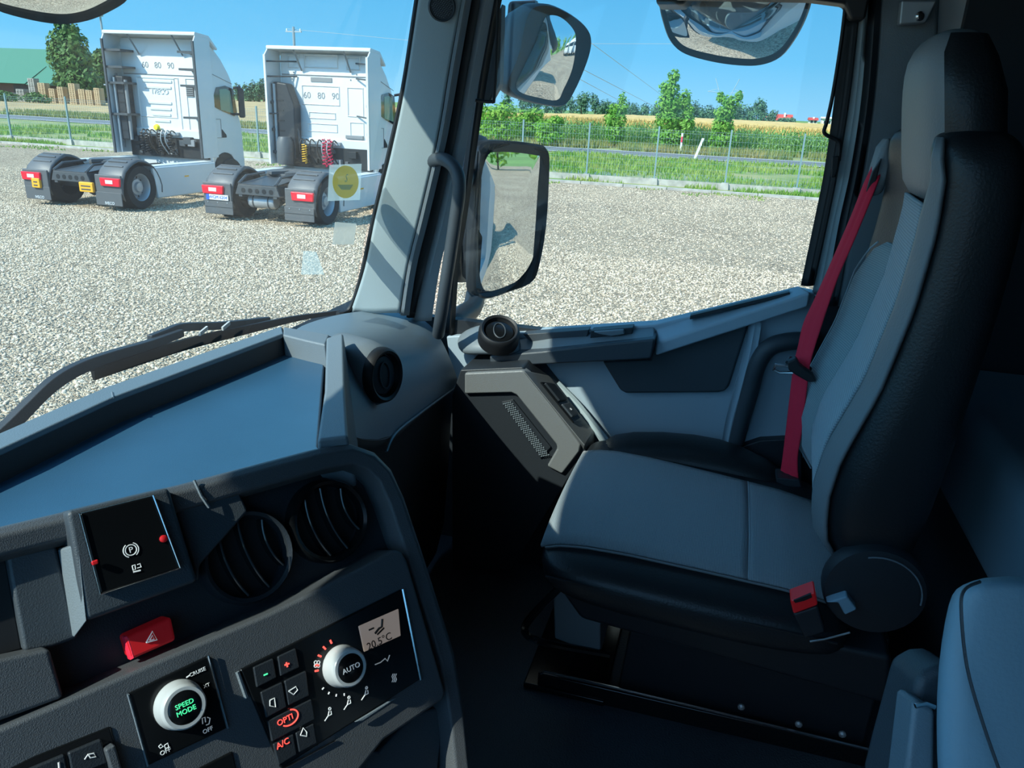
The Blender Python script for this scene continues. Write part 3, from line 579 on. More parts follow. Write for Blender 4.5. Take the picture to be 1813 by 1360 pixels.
# switch row at the bottom left
sr = prismK([(-30, 1385), (60, 1340), (196, 1286), (222, 1375), (-10, 1460)], LN + .002, LN - .01, 'switch_row', M['gloss'], db, .002)
prismK([(20, 1375), (115, 1335), (125, 1380), (30, 1430)], LN + .006, LN, 'rocker_switch', M['plastic2'], sr, .002); prismK([(120, 1333), (180, 1308), (192, 1352), (128, 1378)], LN + .006, LN, 'rocker_switch', M['plastic2'], sr, .002)
kline([(150, 1345), (156, 1336), (166, 1334), (170, 1340), (160, 1342), (156, 1336)], LN + .0063, .0006, 'icon', sr, 'horn_icon'); kline([(104, 1350), (105, 1362)], LN + .0063, .0008, 'icon', sr, 'switch_icon')
prismK([(186, 1328), (204, 1318), (222, 1380), (202, 1380)], LN + .014, LN, 'switch_divider', M['panel'], sr, .002)
prismK([(330, 1372), (412, 1330), (424, 1380), (345, 1420)], LN + .002, LN - .006, 'blank_plate', M['gloss'], db, .002)
# climate module
cl = prismK([(425, 1186), (712, 1043), (744, 1204), (498, 1362)], LN + .003, LN - .01, 'climate_panel', M['gloss'], db, .002)
for p_, q_, t_ in (((713, 1043), (745, 1204), .0016), ((420, 1190), (436, 1236), .0022), ((500, 1362), (592, 1312), .0012)): MB().tube([KP(*p_, LN + .002), KP(*q_, LN + .002)], t_, 6).build('bright_edge', M['chrome'] if t_ < .002 else M['greymid'], cl)
MB().prism([KP(626, 1278, LN + .004), KP(692, 1238, LN + .004), KP(700, 1236, LN + .004), KP(640, 1276, LN + .004)], KN * .003).build('bright_edge', M['greymid'], cl, bevel=.001)
k2, c2 = knob(604, 1179, LN + .003, .0208, .022, cl, 'fan_dial'); text('lettering', 'AUTO', .0075, c2, KE, -KD, M['icon'], k2)
ds = prismK([(635, 1109), (706, 1078), (710, 1126), (645, 1155)], LN + .0042, LN, 'display', M['lcd'], cl, .001)
ktext('20.5°C', 672, 1136, LN + .0044, .0115, 'lcdtext', ds); kline([(653, 1116), (662, 1112)], LN + .0046, .001, 'lcdtext', ds, 'airflow_arrow'); kline([(664, 1122), (671, 1113), (676, 1110), (677, 1096)], LN + .0046, .0013, 'lcdtext', ds, 'airflow_figure'); kline([(668, 1124), (680, 1112)], LN + .0046, .0010, 'lcdtext', ds, 'airflow_figure')
for i, an in enumerate((100, 118, 136, 154, 165)):
    c = KP(606, 1179, LN + .0036); r0_, r1_ = .0275, .0315; d_ = KE * cos(radians(an)) - KD * sin(radians(an)); MB().tube([c + d_ * r0_, c + d_ * r1_], .0011, 5).build('fan_mark', M['iconred'], cl)
for an in (205, 222, 240, 258): c = KP(606, 1179, LN + .0036); d_ = KE * cos(radians(an)) - KD * sin(radians(an)); MB().tube([c + d_ * .0285, c + d_ * .031], .0008, 5).build('fan_mark', M['icon'], cl)
for k in range(4): kring(561 + (k % 2) * 5 - 2, 1175 + (k // 2) * 6 - 2, LN + .0036, .0016, .0005, 'icon', cl, 'fan_icon')
for i, (px, py) in enumerate(((580, 1267), (614, 1247), (645, 1230))):
    kline([(px - 5, py + 10), (px + 1, py + 1), (px + 3, py - 8)], LN + .0036, .0006, 'icon', cl, 'airflow_icon'); kline([(px + 1, py + 1), (px + 7, py - 2), (px + 6, py - 8)], LN + .0036, .0006, 'icon', cl, 'airflow_icon'); kring(px + 4, py - 12, LN + .0036, .0012, .0006, 'icon', cl, 'airflow_icon')
kline([(664, 1177), (674, 1173), (682, 1166), (686, 1171), (690, 1160)], LN + .0036, .0006, 'icon', cl, 'airflow_icon')
for k in range(3): kline([(694 + k * 3, 1208), (696 + k * 3, 1203), (694 + k * 3, 1198), (696 + k * 3, 1193)], LN + .0036, .0005, 'icon', cl, 'heat_icon')
for pix in (((449, 1182), (484, 1166), (490, 1200), (455, 1218)), ((492, 1163), (524, 1148), (530, 1182), (497, 1198)), ((462, 1226), (500, 1208), (508, 1252), (472, 1272)), ((504, 1206), (542, 1188), (548, 1232), (511, 1250)), ((474, 1277), (552, 1238), (558, 1274), (482, 1314)), ((484, 1318), (520, 1300), (526, 1336), (494, 1356)), ((524, 1298), (556, 1281), (562, 1316), (530, 1333))):
    prismK(pix, LN + .0055, LN, 'climate_button', M['plastic2'], cl, .0012)
nB = LN + .0058
kline([(467, 1196), (474, 1193)], nB, .0008, 'icongreen', cl, 'minus_icon'); kline([(504, 1178), (512, 1175)], nB, .0009, 'iconred', cl, 'plus_icon'); kline([(507, 1173), (509, 1181)], nB, .0009, 'iconred', cl, 'plus_icon')
kline([(511, 1224), (524, 1216), (527, 1222), (520, 1230), (511, 1224)], nB, .0006, 'icon', cl, 'defrost_icon'); kline([(478, 1240), (486, 1236), (488, 1252), (478, 1250), (478, 1240)], nB, .0006, 'icon', cl, 'mirror_icon')
ktext('OPTI', 505, 1275, nB, .008, 'iconred', cl); kring(512, 1271, nB, .0072, .0008, 'iconred', cl, 'opti_loop', -140, 70, 1.35)
ktext('A/C', 501, 1317, nB, .0085, 'iconred', cl); kline([(532, 1302), (537, 1289), (543, 1296), (543, 1304), (532, 1302)], nB, .0006, 'icon', cl, 'cab_icon')
prismK([(597, 1310), (672, 1330), (740, 1260), (790, 1250), (770, 1420), (560, 1460)], -.01, -.03, 'lower_tray_face', M['plastic'], db, .004)

# ================================================================== PASSENGER SEAT
st = thing('passenger_seat', 'grey-blue fabric and black vinyl passenger seat with built-in headrest', 'seat', (1.45, -.05, FZ))
def sect(cx, cy, a, b_, n=2.6, k=40, z=None, y=None):
    out = []
    for i in range(k):
        t = 2 * pi * i / k; c_, s_ = cos(t), sin(t); p = (abs(c_) ** (2 / n)) * (1 if c_ >= 0 else -1) * a; q = (abs(s_) ** (2 / n)) * (1 if s_ >= 0 else -1) * b_
        out.append((cx + p, cy + q, z) if z is not None else (cx + p, y, cy + q))
    return out
# backrest profile: z, front y, back y, x-left(inner), x-right(outer)
BR = [(1.79, -.268, -.335, 1.24, 1.64), (1.81, -.235, -.36, 1.20, 1.67), (1.86, -.198, -.375, 1.175, 1.69), (1.93, -.186, -.385, 1.17, 1.69), (2.0, -.193, -.39, 1.17, 1.69), (2.12, -.232, -.395, 1.17, 1.69), (2.25, -.255, -.40, 1.17, 1.685),
      (2.36, -.262, -.40, 1.17, 1.67), (2.43, -.258, -.395, 1.172, 1.66), (2.475, -.245, -.385, 1.18, 1.645), (2.495, -.26, -.365, 1.21, 1.61), (2.50, -.29, -.345, 1.25, 1.57)]
def brp(z):
    for p, q in zip(BR, BR[1:]):
        if p[0] <= z <= q[0]:
            t = (z - p[0]) / (q[0] - p[0]); return [p[i] + (q[i] - p[i]) * t for i in range(1, 5)]
    return BR[-1][1:]
def backsec(z, yf, yb, xl, xr, k=48):
    cx, cy, a, bb = (xl + xr) / 2, (yf + yb) / 2, (xr - xl) / 2, (yf - yb) / 2; out = []
    for i in range(k):
        t = 2 * pi * i / k; c_, s_ = cos(t), sin(t); n_ = 3.4; x = (abs(c_) ** (2 / n_)) * (1 if c_ >= 0 else -1); y = (abs(s_) ** (2 / n_)) * (1 if s_ >= 0 else -1)
        dish = .038 * max(0, 1 - (x / .72) ** 2) if y > .3 else 0
        out.append(V((cx + a * x, cy + bb * y - dish, z)))
    return out
b = MB(); b.loft([backsec(*r_) for r_ in BR]); b.build('backrest', M['vinyl'], st, sub=1, ang=0)
def backpatch(zs, xf, off, name, m, bulge=0):
    rows = []
    for z in zs:
        yf, yb, xl, xr = brp(z); x0, x1 = xf(z); cx, a, bb, cy = (xl + xr) / 2, (xr - xl) / 2, (yf - yb) / 2, (yf + yb) / 2; row = []
        for j in range(13):
            x = x0 + (x1 - x0) * j / 12; xn = max(-.995, min(.995, (x - cx) / a)); yy = (1 - abs(xn) ** 3.4) ** (1 / 3.4); dish = .038 * max(0, 1 - (xn / .72) ** 2)
            row.append((x, cy + bb * yy - dish + off + bulge * sin(pi * j / 12), z))
        rows.append(row)
    return MB().grid(rows).build(name, m, st, solid=.006, ang=0)
zs = [1.82 + .57 * i / 24 for i in range(25)]
backpatch(zs, lambda z: (1.285, 1.515 - .04 * (z - 1.8)), .006, 'center_fabric', M['fab2'], .012)
zs2 = [1.80 + .50 * i / 24 for i in range(25)]
backpatch(zs2, lambda z: (1.505 - .04 * (z - 1.8), 1.52 + .105 * min(1, max(0, (2.30 - z) / .10)) ** .5 * min(1, (z - 1.78) / .09) ** .5), .007, 'side_fabric', M['fab3'])
pts = []
for i in range(30):
    z = 1.81 + .485 * i / 29; yf, yb, xl, xr = brp(z); x = 1.528 + .105 * min(1, max(0, (2.30 - z) / .10)) ** .5 * min(1, (z - 1.78) / .09) ** .5; cx, a = (xl + xr) / 2, (xr - xl) / 2; xn = (x - cx) / a
    pts.append((x, (yf + yb) / 2 + (yf - yb) / 2 * (1 - abs(xn) ** 3.4) ** (1 / 3.4) - .038 * max(0, 1 - (xn / .72) ** 2) + .012, z))
MB().tube(pts, .0018, 6).build('stitched_seam', M['thread'], st)
# lit front strip of the inner bolster, put in as paler grey vinyl
rows = []
for i in range(26):
    z = 1.80 + .685 * i / 25; yf, yb, xl, xr = brp(z); cx, a, bb, cy = (xl + xr) / 2, (xr - xl) / 2, (yf - yb) / 2, (yf + yb) / 2; row = []
    wid = .35 + .65 * min(1, (2.49 - z) / .12)
    for j in range(9):
        t = radians(180 - (34 + (56 - 34) * wid * j / 8)); c_, s_ = cos(t), sin(t); x = -(abs(c_) ** (2 / 3.4)); y = abs(s_) ** (2 / 3.4); dish = .038 * max(0, 1 - (x / .72) ** 2)
        row.append((cx + a * x - .004, cy + bb * y - dish + .005, z))
    rows.append(row)
MB().grid(rows).build('lit_bolster_strip', M['vinylgrey'], st, solid=.006, ang=0)
# headrest
HR = [(2.38, -.275, -.375, 1.25, 1.54), (2.44, -.262, -.38, 1.235, 1.55), (2.50, -.25, -.36, 1.23, 1.545), (2.55, -.24, -.35, 1.235, 1.535), (2.595, -.236, -.33, 1.25, 1.52), (2.622, -.25, -.315, 1.28, 1.49), (2.634, -.268, -.30, 1.33, 1.44)]
b = MB(); b.loft([sect((r_[3] + r_[4]) / 2, (r_[1] + r_[2]) / 2, (r_[4] - r_[3]) / 2, (r_[1] - r_[2]) / 2, 3.0, 36, z=r_[0]) for r_ in HR]); hr = b.build('headrest', M['vinylgrey'], st, sub=1, ang=0)
b = MB(); rows = []
for r_ in HR[:-1]:
    s_ = sect((r_[3] + r_[4]) / 2, (r_[1] + r_[2]) / 2, (r_[4] - r_[3]) / 2 + .003, (r_[1] - r_[2]) / 2 + .003, 3.0, 36, z=r_[0]); rows.append(s_[15:30])
b.grid(rows); b.build('headrest_side', M['vinyl'], hr, ang=0)
# belt outlet on the outer shoulder
b = MB(); b.prism([PX(1548, 300, 1.62), PX(1560, 262, 1.62), PX(1578, 240, 1.62), PX(1580, 300, 1.62), PX(1562, 345, 1.62), PX(1536, 350, 1.62)], (.07, 0, 0)); bo = b.build('belt_outlet', M['vinylgrey'], st, bevel=.012, seg=3)
b = MB(); b.prism([PX(1532, 344, 1.612), PX(1545, 304, 1.612), PX(1561, 280, 1.612), PX(1552, 318, 1.612), PX(1545, 346, 1.612)], (.012, 0, 0)); b.build('outlet_slot', M['black'], bo, bevel=.002)
# cushion: lofted along y
CU = [(.262, 1.715, .012, 1.24, 1.74), (.25, 1.70, .035, 1.205, 1.775), (.225, 1.692, .05, 1.18, 1.80), (.18, 1.688, .060, 1.17, 1.81), (.10, 1.684, .064, 1.165, 1.815), (-.05, 1.676, .064, 1.165, 1.815), (-.18, 1.67, .062, 1.17, 1.80), (-.27, 1.668, .05, 1.18, 1.78), (-.30, 1.668, .03, 1.21, 1.75)]
def cusec(y, zc, hh, xl, xr, k=48):
    cx, a = (xl + xr) / 2, (xr - xl) / 2; out = []
    for i in range(k):
        t = 2 * pi * i / k; c_, s_ = cos(t), sin(t); n_ = 3.2; x = (abs(c_) ** (2 / n_)) * (1 if c_ >= 0 else -1); z = (abs(s_) ** (2 / n_)) * (1 if s_ >= 0 else -1)
        out.append(V((cx + a * x, y, zc + hh * z)))
    return out
b = MB(); b.loft([cusec(*r_) for r_ in CU]); b.build('cushion', M['vinyl'], st, sub=1, ang=0)
def cutop(x, y, off):
    for p, q in zip(CU, CU[1:]):
        if q[0] <= y <= p[0]:
            t = (p[0] - y) / (p[0] - q[0]); yy, zc, hh, xl, xr = [p[i] + (q[i] - p[i]) * t for i in range(5)]; cx, a = (xl + xr) / 2, (xr - xl) / 2
            return zc + (hh + off) * (max(0, 1 - abs((x - cx) / a) ** 3.2)) ** (1 / 3.2)
    return CU[-1][1]
def cupatch(y0, y1, x0, x1, name, m, off=.006, crown=.008, nn_=22):
    rows = []
    for i in range(nn_ + 1):
        y = y0 + (y1 - y0) * (i / nn_); row = []
        for j in range(15): x = x0(y) + (x1(y) - x0(y)) * j / 14; row.append((x, y + (.004 if i == 0 else 0), cutop(x, y, off) + crown * sin(pi * j / 14)))
        rows.append(row)
    return MB().grid(rows).build(name, m, st, solid=.006, ang=0)
xi = lambda y: 1.235 + .02 * (.25 - y); xo = lambda y: 1.655 - .10 * (.25 - y)
rows = []
cupatch(.256, -.115, xi, xo, 'cushion_fabric', M['fab']); cupatch(-.117, -.29, xi, xo, 'cushion_fabric', M['fab'])
MB().tube([(xi(-.116) + (xo(-.116) - xi(-.116)) * j / 14, -.116, cutop(xi(-.116) + (xo(-.116) - xi(-.116)) * j / 14, -.116, .0085) + .008 * sin(pi * j / 14)) for j in range(15)], .0014, 5).build('stitched_seam', M['thread'], st)
MB().tube([(xi(y) - .006, y, cutop(xi(y) - .006, y, .006)) for y in [.25 - .53 * i / 20 for i in range(21)]], .0022, 5).build('piping', M['vinylgrey'], st)
rows = [(1.172, .235 - .5 * i / 14, 1.703 - .018 * i / 14) for i in range(15)]; MB().tube(rows, .0022, 5).build('piping', M['vinyl'], st)
# outer raised bolster
b = MB(); b.loft([sect(1.73, 1.70, .065, .03, 2.6, 20, y=.235), sect(1.735, 1.715, .08, .045, 2.6, 20, y=.18), sect(1.745, 1.725, .085, .05, 2.6, 20, y=.0), sect(1.735, 1.72, .075, .048, 2.6, 20, y=-.10), sect(1.71, 1.70, .05, .03, 2.6, 20, y=-.22)]); b.build('outer_bolster', M['vinyl'], st, sub=1, ang=0)
# base
b = MB(); b.prism([(1.20, .215, 1.66), (1.20, -.36, 1.66), (1.22, -.38, 1.545), (1.22, -.02, 1.575), (1.205, .17, 1.60)], (.54, 0, 0)); b.build('seat_pan', M['plastic2'], st, bevel=.012)
b = MB(); b.prism([(1.37, .10, 1.30), (1.37, -.40, 1.30), (1.37, -.40, 1.58), (1.37, .08, 1.58)], (.35, 0, 0)); b.build('pedestal', M['plastic2'], st, bevel=.006)
b = MB(); b.box(1.33, 1.76, .12, .30, 1.30, 1.315); b.box(1.335, 1.345, -.40, .27, 1.30, 1.345); b.build('base_plate', M['gloss'], st, bevel=.004)
b = MB(); b.tube([(1.328, .262, 1.352), (1.328, .255, 1.36), (1.328, -.05, 1.358), (1.33, -.40, 1.35)], .003, 6); b.build('rail_edge', M['chrome'], st)
for y in (-.15, -.26, -.34): MB().lathe([(.007, 0), (.007, .004), (.003, .007)], (1.31, y, 1.40 - .01 * (y < -.2)), (-1, 0, 0), 8).build('rail_bolt', M['steel'], st)
b = MB(); b.tube(smoothpath([(1.26, .205, 1.65), (1.24, .27, 1.56), (1.26, .285, 1.50), (1.32, .25, 1.44), (1.34, .12, 1.43)], 5), .008, 8); b.build('slide_lever', M['gloss'], st)
b = MB(); b.prism([(1.34, .14, 1.42), (1.34, .24, 1.44), (1.34, .25, 1.56), (1.34, .15, 1.56)], (.34, 0, 0)); b.build('front_cover', M['greymid'], st, bevel=.004)
b = MB(); b.lathe([(.078, 0), (.078, .02), (.074, .028), (.05, .032), (0, .033)], (1.19, -.30, 1.80), (-1, 0, 0), 36); b.build('recliner_cover', M['plastic2'], st)
MB().tube([(1.156, -.30 + .066 * cos(t), 1.80 + .066 * sin(t)) for t in [radians(70 + 6 * i) for i in range(20)]], .0014, 5).build('cover_edge', M['greymid'], st)
bk = prismX([(1399, 1064), (1443, 1048), (1448, 1072), (1405, 1088)], 1.13, 1.165, 'belt_buckle', M['redp'], st, .003)
MB().prism([PX(1405, 1064, 1.128), PX(1436, 1052, 1.128), PX(1438, 1058, 1.128), PX(1424, 1064, 1.128), PX(1408, 1068, 1.128)], (.02, 0, 0)).build('buckle_slot', M['black'], bk)
prismX([(1404, 1088), (1448, 1073), (1462, 1120), (1425, 1132)], 1.135, 1.16, 'buckle_stalk', M['plastic2'], st, .004)
prismX([(1462, 1068), (1500, 1056), (1518, 1080), (1496, 1090), (1484, 1068)], 1.14, 1.16, 'recliner_lever', M['arm'], st, .003)
MB().tube([PX(1434, 1136, 1.16), PX(1460, 1132, 1.16), PX(1505, 1120, 1.16)], .0016, 5).build('bracket_edge', M['steel'], st); MB().tube(smoothpath([PX(1366, 1148, 1.2), PX(1385, 1128, 1.2), PX(1418, 1116, 1.2)], 4), .0014, 5).build('bracket_edge', M['steel'], st)

# ================================================================== SEAT BELT
sb = thing('seat_belt', 'bright red seat belt hanging down the outer side of the passenger seat', 'seat belt', PX(1398, 850, 1.62))
L = [(1531, 322), (1510, 376), (1487, 430), (1462, 487), (1440, 535), (1423, 572), (1414, 610), (1405, 650), (1399, 700), (1392, 760), (1386, 810), (1380, 850)]
R_ = [(1552, 328), (1530, 382), (1510, 430), (1485, 487), (1468, 535), (1456, 572), (1443, 612), (1433, 650), (1427, 700), (1420, 760), (1412, 810), (1414, 852)]
L = [(1546, 292)] + L; R_ = [(1562, 300)] + R_; xs_ = [1.66, 1.635, 1.615] + [1.605] * 20
Lp = smoothpath([PX(x, y, v) for (x, y), v in zip(L, xs_)], 4); Rp = smoothpath([PX(x, y, v - .03) for (x, y), v in zip(R_, xs_)], 4); rows = []
for p, q in zip(Lp, Rp):
    row = []
    for j in range(9):
        t = j / 8; ww = .0012 if j in (2, 3, 5, 6) else 0; row.append(p.lerp(q, t) + V((-ww, ww, 0)))
    rows.append(row)
MB().grid(rows).build('webbing', M['red'], sb, solid=.0025, ang=0)
tg = prismX([(1394, 642), (1410, 634), (1416, 646), (1440, 664), (1446, 676), (1432, 678), (1408, 664), (1396, 656)], 1.553, 1.575, 'tongue_body', M['black'], sb, .004)
b = MB(); b.tube([PX(1404, 650, 1.565), PX(1372, 646, 1.565), PX(1370, 655, 1.565), PX(1380, 660, 1.565), PX(1404, 660, 1.565)], .0035, 8); b.build('tongue_blade', M['chrome'], tg)
b = MB(); b.tube([PX(1394, 642, 1.565), PX(1398, 634, 1.59), PX(1420, 640, 1.61), PX(1446, 664, 1.61)], .004, 8); b.build('tongue_loop', M['plastic2'], tg)
prismX([(1374, 846), (1416, 850), (1420, 864), (1392, 862), (1374, 854)], 1.565, 1.615, 'lower_anchor', M['plastic2'], sb, .003)

# ================================================================== BERTH AND DRIVER SEAT
bu = thing('sleeping_berth', 'blue-grey sleeping berth across the cab behind the seats', 'berth', (1.2, -1.0, FZ))
b = MB(); b.box(-.40, 1.86, -1.6, -.50, FZ, 1.80); b.build('berth_box', M['plastic2'], bu, bevel=.01)
b = MB(); b.box(-.40, 1.86, -1.6, -.47, 1.80, 2.0); b.build('mattress', M['bunk'], bu, bevel=.04, seg=4)
ds_ = thing('driver_seat', "blue-grey padded driver's seat armrest with dark plastic side trim, close to the camera", 'seat', (.35, -.3, FZ))
def DP(x, y, t): return CAM + ray(x, y) * t
b = MB()
rows = [(1036, 1700, 1860), (1050, 1685, 1880), (1090, 1674, 1900), (1180, 1660, 1900), (1280, 1657, 1900), (1380, 1660, 1900), (1460, 1668, 1900)]
rings = []
for y, xl, xr in rows:
    t = .58; l, r_ = DP(xl, y, t), DP(xr, y, t); c = (l + r_) / 2; ax = (r_ - l) / 2; dp = (c - CAM).normalized() * .045
    rings.append([c + ax * ((abs(cos(q)) ** .7) * (1 if cos(q) > 0 else -1)) + dp * ((abs(sin(q)) ** .7) * (1 if sin(q) > 0 else -1)) for q in [2 * pi * i / 24 for i in range(24)]])
rings = [[sum(rings[0], V()) / 24 + (p - sum(rings[0], V()) / 24) * .5 + V((0, 0, .008)) for p in rings[0]]] + rings
b.loft(rings); b.build('armrest', M['arm'], ds_, sub=1, ang=0)
MB().tube(smoothpath([DP(1735, 1030, .545), DP(1708, 1044, .535), DP(1702, 1080, .53), DP(1712, 1180, .53), DP(1740, 1280, .53), DP(1775, 1380, .53)], 5), .0012, 5).build('armrest_seam', M['plastic'], ds_)
def prismD(pix, t, dt, name, m, parent, bevel=.004):
    pts = [DP(x, y, t) for x, y in pix]; n_ = FWD; return MB().prism(pts, n_ * dt).build(name, m, parent, bevel=bevel)
sd_ = prismD([(1628, 1200), (1662, 1180), (1700, 1180), (1700, 1420), (1570, 1420), (1590, 1340)], .62, .05, 'side_trim', M['plastic'], ds_, .008)
prismD([(1618, 1250), (1625, 1240), (1658, 1258), (1656, 1420), (1598, 1420)], .60, .03, 'height_lever', M['dashgrey'], sd_, .006)
MB().tube([DP(1620, 1250, .598), DP(1640, 1246, .598), DP(1655, 1252, .598)], .002, 6).build('lever_edge', M['chrome'], sd_)
b = MB(); b.box(-.26, .2, -.46, -.30, 1.75, 2.45); b.build('backrest', M['vinyl'], ds_, bevel=.05, seg=4)
b = MB(); b.box(-.26, .2, -.30, .06, 1.62, 1.75); b.box(-.2, .15, -.42, -.05, FZ, 1.62); b.build('cushion', M['vinyl'], ds_, bevel=.04, seg=3)

# ================================================================== MIRRORS, WIPER, STICKERS
def mirror_obj(name, label, outline, gl, pc, nrm, upv, thick, group=None, curve=0, depth_t=.35, housem='plastic2', inset=.012):
    """outline / gl: (s, t) in metres on the mirror plane (s to the viewer's right), pc centre, nrm facing the viewer"""
    nrm = V(nrm).normalized(); s_ = V(upv).cross(nrm).normalized(); t_ = nrm.cross(s_)
    o = thing(name, label, 'mirror', pc, group); P = lambda q, n_: V(pc) + s_ * q[0] + t_ * q[1] + nrm * n_
    c = (sum(q[0] for q in outline) / len(outline), sum(q[1] for q in outline) / len(outline))
    sc = lambda k: [(c[0] + (q[0] - c[0]) * k, c[1] + (q[1] - c[1]) * k) for q in outline]
    b = MB(); b.loft([[P(q, 0.002) for q in gl], [P(q, .012) for q in sc(.97)], [P(q, .004) for q in sc(1.0)], [P(q, -thick * .3) for q in sc(1.0)], [P(q, -thick * .75) for q in sc(.86)], [P(q, -thick) for q in sc(depth_t)]], cap=True)
    b.build('housing', M[housem], o, ang=50)
    cg = (sum(q[0] for q in gl) / len(gl), sum(q[1] for q in gl) / len(gl)); R = max(sqrt((q[0] - cg[0]) ** 2 + (q[1] - cg[1]) ** 2) for q in gl)
    rings = []
    for k in (0.001, .25, .5, .75, 1.0): rings.append([P((cg[0] + (q[0] - cg[0]) * k, cg[1] + (q[1] - cg[1]) * k), .004 + curve * R * R * (1 - k * k)) for q in gl])
    b = MB(); b.loft(rings, False); b.build('glass', M['mirror'], o, ang=0); return o, P
def pixoutline(pix, pc, nrm, upv, k=4, closed=True):
    nrm = V(nrm).normalized(); s_ = V(upv).cross(nrm).normalized(); t_ = nrm.cross(s_); out = []
    for x, y in pix:
        p = hitplane(x, y, V(pc), nrm) - V(pc); out.append((p.dot(s_), p.dot(t_)))
    o2 = []; n_ = len(out)
    for i in range(n_):
        p0, p1, p2, p3 = [V((*out[(i + j) % n_], 0)) for j in (-1, 0, 1, 2)]
        for j in range(k):
            t = j / k; q = .5 * ((2 * p1) + (p2 - p0) * t + (2 * p0 - 5 * p1 + 4 * p2 - p3) * t * t + (3 * p1 - p0 - 3 * p2 + p3) * t ** 3); o2.append((q.x, q.y))
    return o2
# main door mirror
mn = V((-.56, -.83, -.03)); pc = PX(902, 390, 2.16)
ol = pixoutline([(846, 262), (862, 250), (900, 250), (950, 255), (966, 264), (970, 290), (964, 400), (950, 478), (936, 502), (900, 516), (862, 528), (842, 522), (836, 500), (838, 400), (842, 300)], pc, mn, (0, 0, 1))
gl = pixoutline([(852, 285), (858, 271), (900, 269), (948, 275), (954, 282), (950, 340), (944, 430), (936, 480), (900, 504), (858, 517), (846, 510), (845, 450), (850, 340)], pc, mn, (0, 0, 1))
mm, P = mirror_obj('door_mirror', 'tall main door mirror with black frame showing gravel and a shadow', ol, gl, pc, mn, (0, 0, 1), .10, curve=.12)
b = MB(); b.tube(smoothpath([PX(842, 520, 2.2), PX(836, 545, 2.12), PX(815, 560, 2.02), PX(800, 575, 1.95)], 4), .03, 10); b.tube(smoothpath([PX(850, 262, 2.2), PX(836, 262, 2.16), PX(822, 300, 2.08), PX(812, 330, 1.96)], 4), .035, 10)
b.loft([[PX(842, 268, 2.22), PX(838, 500, 2.2), PX(838, 500, 2.28), PX(842, 268, 2.3)], [PX(822, 290, 2.12), PX(808, 500, 2.08), PX(810, 500, 2.16), PX(826, 290, 2.2)]]); b.build('mirror_arm', M['plastic2'], mm, ang=50)
# wide angle mirror above
mn2 = V((-.62, -.78, -.10)); pc2 = PX(966, 100, 2.18)
ol = pixoutline([(930, 22), (960, 6), (1000, 20), (1034, 46), (1044, 72), (1036, 110), (1012, 165), (992, 188), (950, 184), (915, 172), (897, 158), (894, 142), (912, 96)], pc2, mn2, (0, 0, 1))
gl = pixoutline([(958, 44), (968, 28), (990, 30), (1012, 50), (1018, 72), (1012, 120), (996, 158), (984, 177), (950, 172), (922, 164), (912, 150), (925, 120), (945, 78)], pc2, mn2, (0, 0, 1))
mm2, P = mirror_obj('wide_angle_mirror', 'black wide angle door mirror mounted above the tall one', ol, gl, pc2, mn2, (0, 0, 1), .14, curve=.75, depth_t=.55)
b = MB(); b.loft([[PX(900, 2, 2.22), PX(886, 150, 2.2), PX(890, 150, 2.28), PX(905, 2, 2.3)], [PX(950, 0, 2.24), PX(900, 165, 2.22), PX(905, 165, 2.3), PX(955, 0, 2.34)]]); b.build('mirror_arm', M['plastic2'], mm2, bevel=.01)
b = MB(); b.prism([PX(888, 4, 1.93), PX(870, 60, 1.93), PX(842, 175, 1.93), PX(866, 182, 1.93), PX(884, 150, 1.93)], (.04, 0, 0)); b.build('mirror_foot', M['black'], mm2, bevel=.006)
# kerb mirror
mn3 = V((-.80, .05, -.60)); pc3 = PX(1300, 50, 2.14)
ol = pixoutline([(1168, 0), (1175, 40), (1188, 72), (1212, 92), (1260, 106), (1310, 113), (1350, 112), (1384, 98), (1412, 62), (1432, 20), (1440, -20), (1430, -60), (1300, -75), (1180, -55)], pc3, mn3, (0, 0, 1))
gl = pixoutline([(1174, 0), (1181, 38), (1194, 68), (1216, 87), (1262, 100), (1310, 107), (1346, 106), (1378, 92), (1405, 58), (1424, 18), (1432, -20), (1422, -52), (1300, -66), (1186, -48)], pc3, mn3, (0, 0, 1))
mirror_obj('kerb_mirror', 'rounded kerb mirror hanging above the passenger window, gravel reflected', ol, gl, pc3, mn3, (0, 0, 1), .06, curve=.9)
mo = bpy.data.objects['kerb_mirror']; b = MB(); b.tube([PX(1250, -60, 2.2), PX(1250, -90, 2.0), PX(1250, -100, 1.98)], .02, 8); b.prism([PX(1160, -20, 1.93), PX(1162, 8, 1.93), PX(1210, 8, 1.93), PX(1234, -20, 1.93)], (.1, 0, 0)); b.build('mirror_arm', M['plastic2'], mo, bevel=.006)
# front mirror
mn4 = V((-.1, -.62, -.78)); pc4 = PY(105, -10, 1.40)
ol = pixoutline([(-60, -40), (-30, 2), (30, 24), (100, 36), (150, 30), (190, 14), (225, -10), (235, -50), (180, -85), (80, -90), (0, -80)], pc4, mn4, (0, 0, 1))
gl = pixoutline([(-50, -40), (-24, -4), (32, 16), (100, 27), (146, 22), (184, 6), (214, -16), (224, -48), (176, -76), (80, -80), (4, -72)], pc4, mn4, (0, 0, 1))
mo, P = mirror_obj('front_mirror', 'rounded front blind-spot mirror hanging outside the windscreen', ol, gl, pc4, mn4, (0, 0, 1), .05, curve=.9)
b = MB(); b.tube([pc4 + V((0, .04, .04)), pc4 + V((0, .0, .18)), pc4 + V((0, -.35, .32))], .014, 8); b.build('mirror_arm', M['plastic2'], mo)
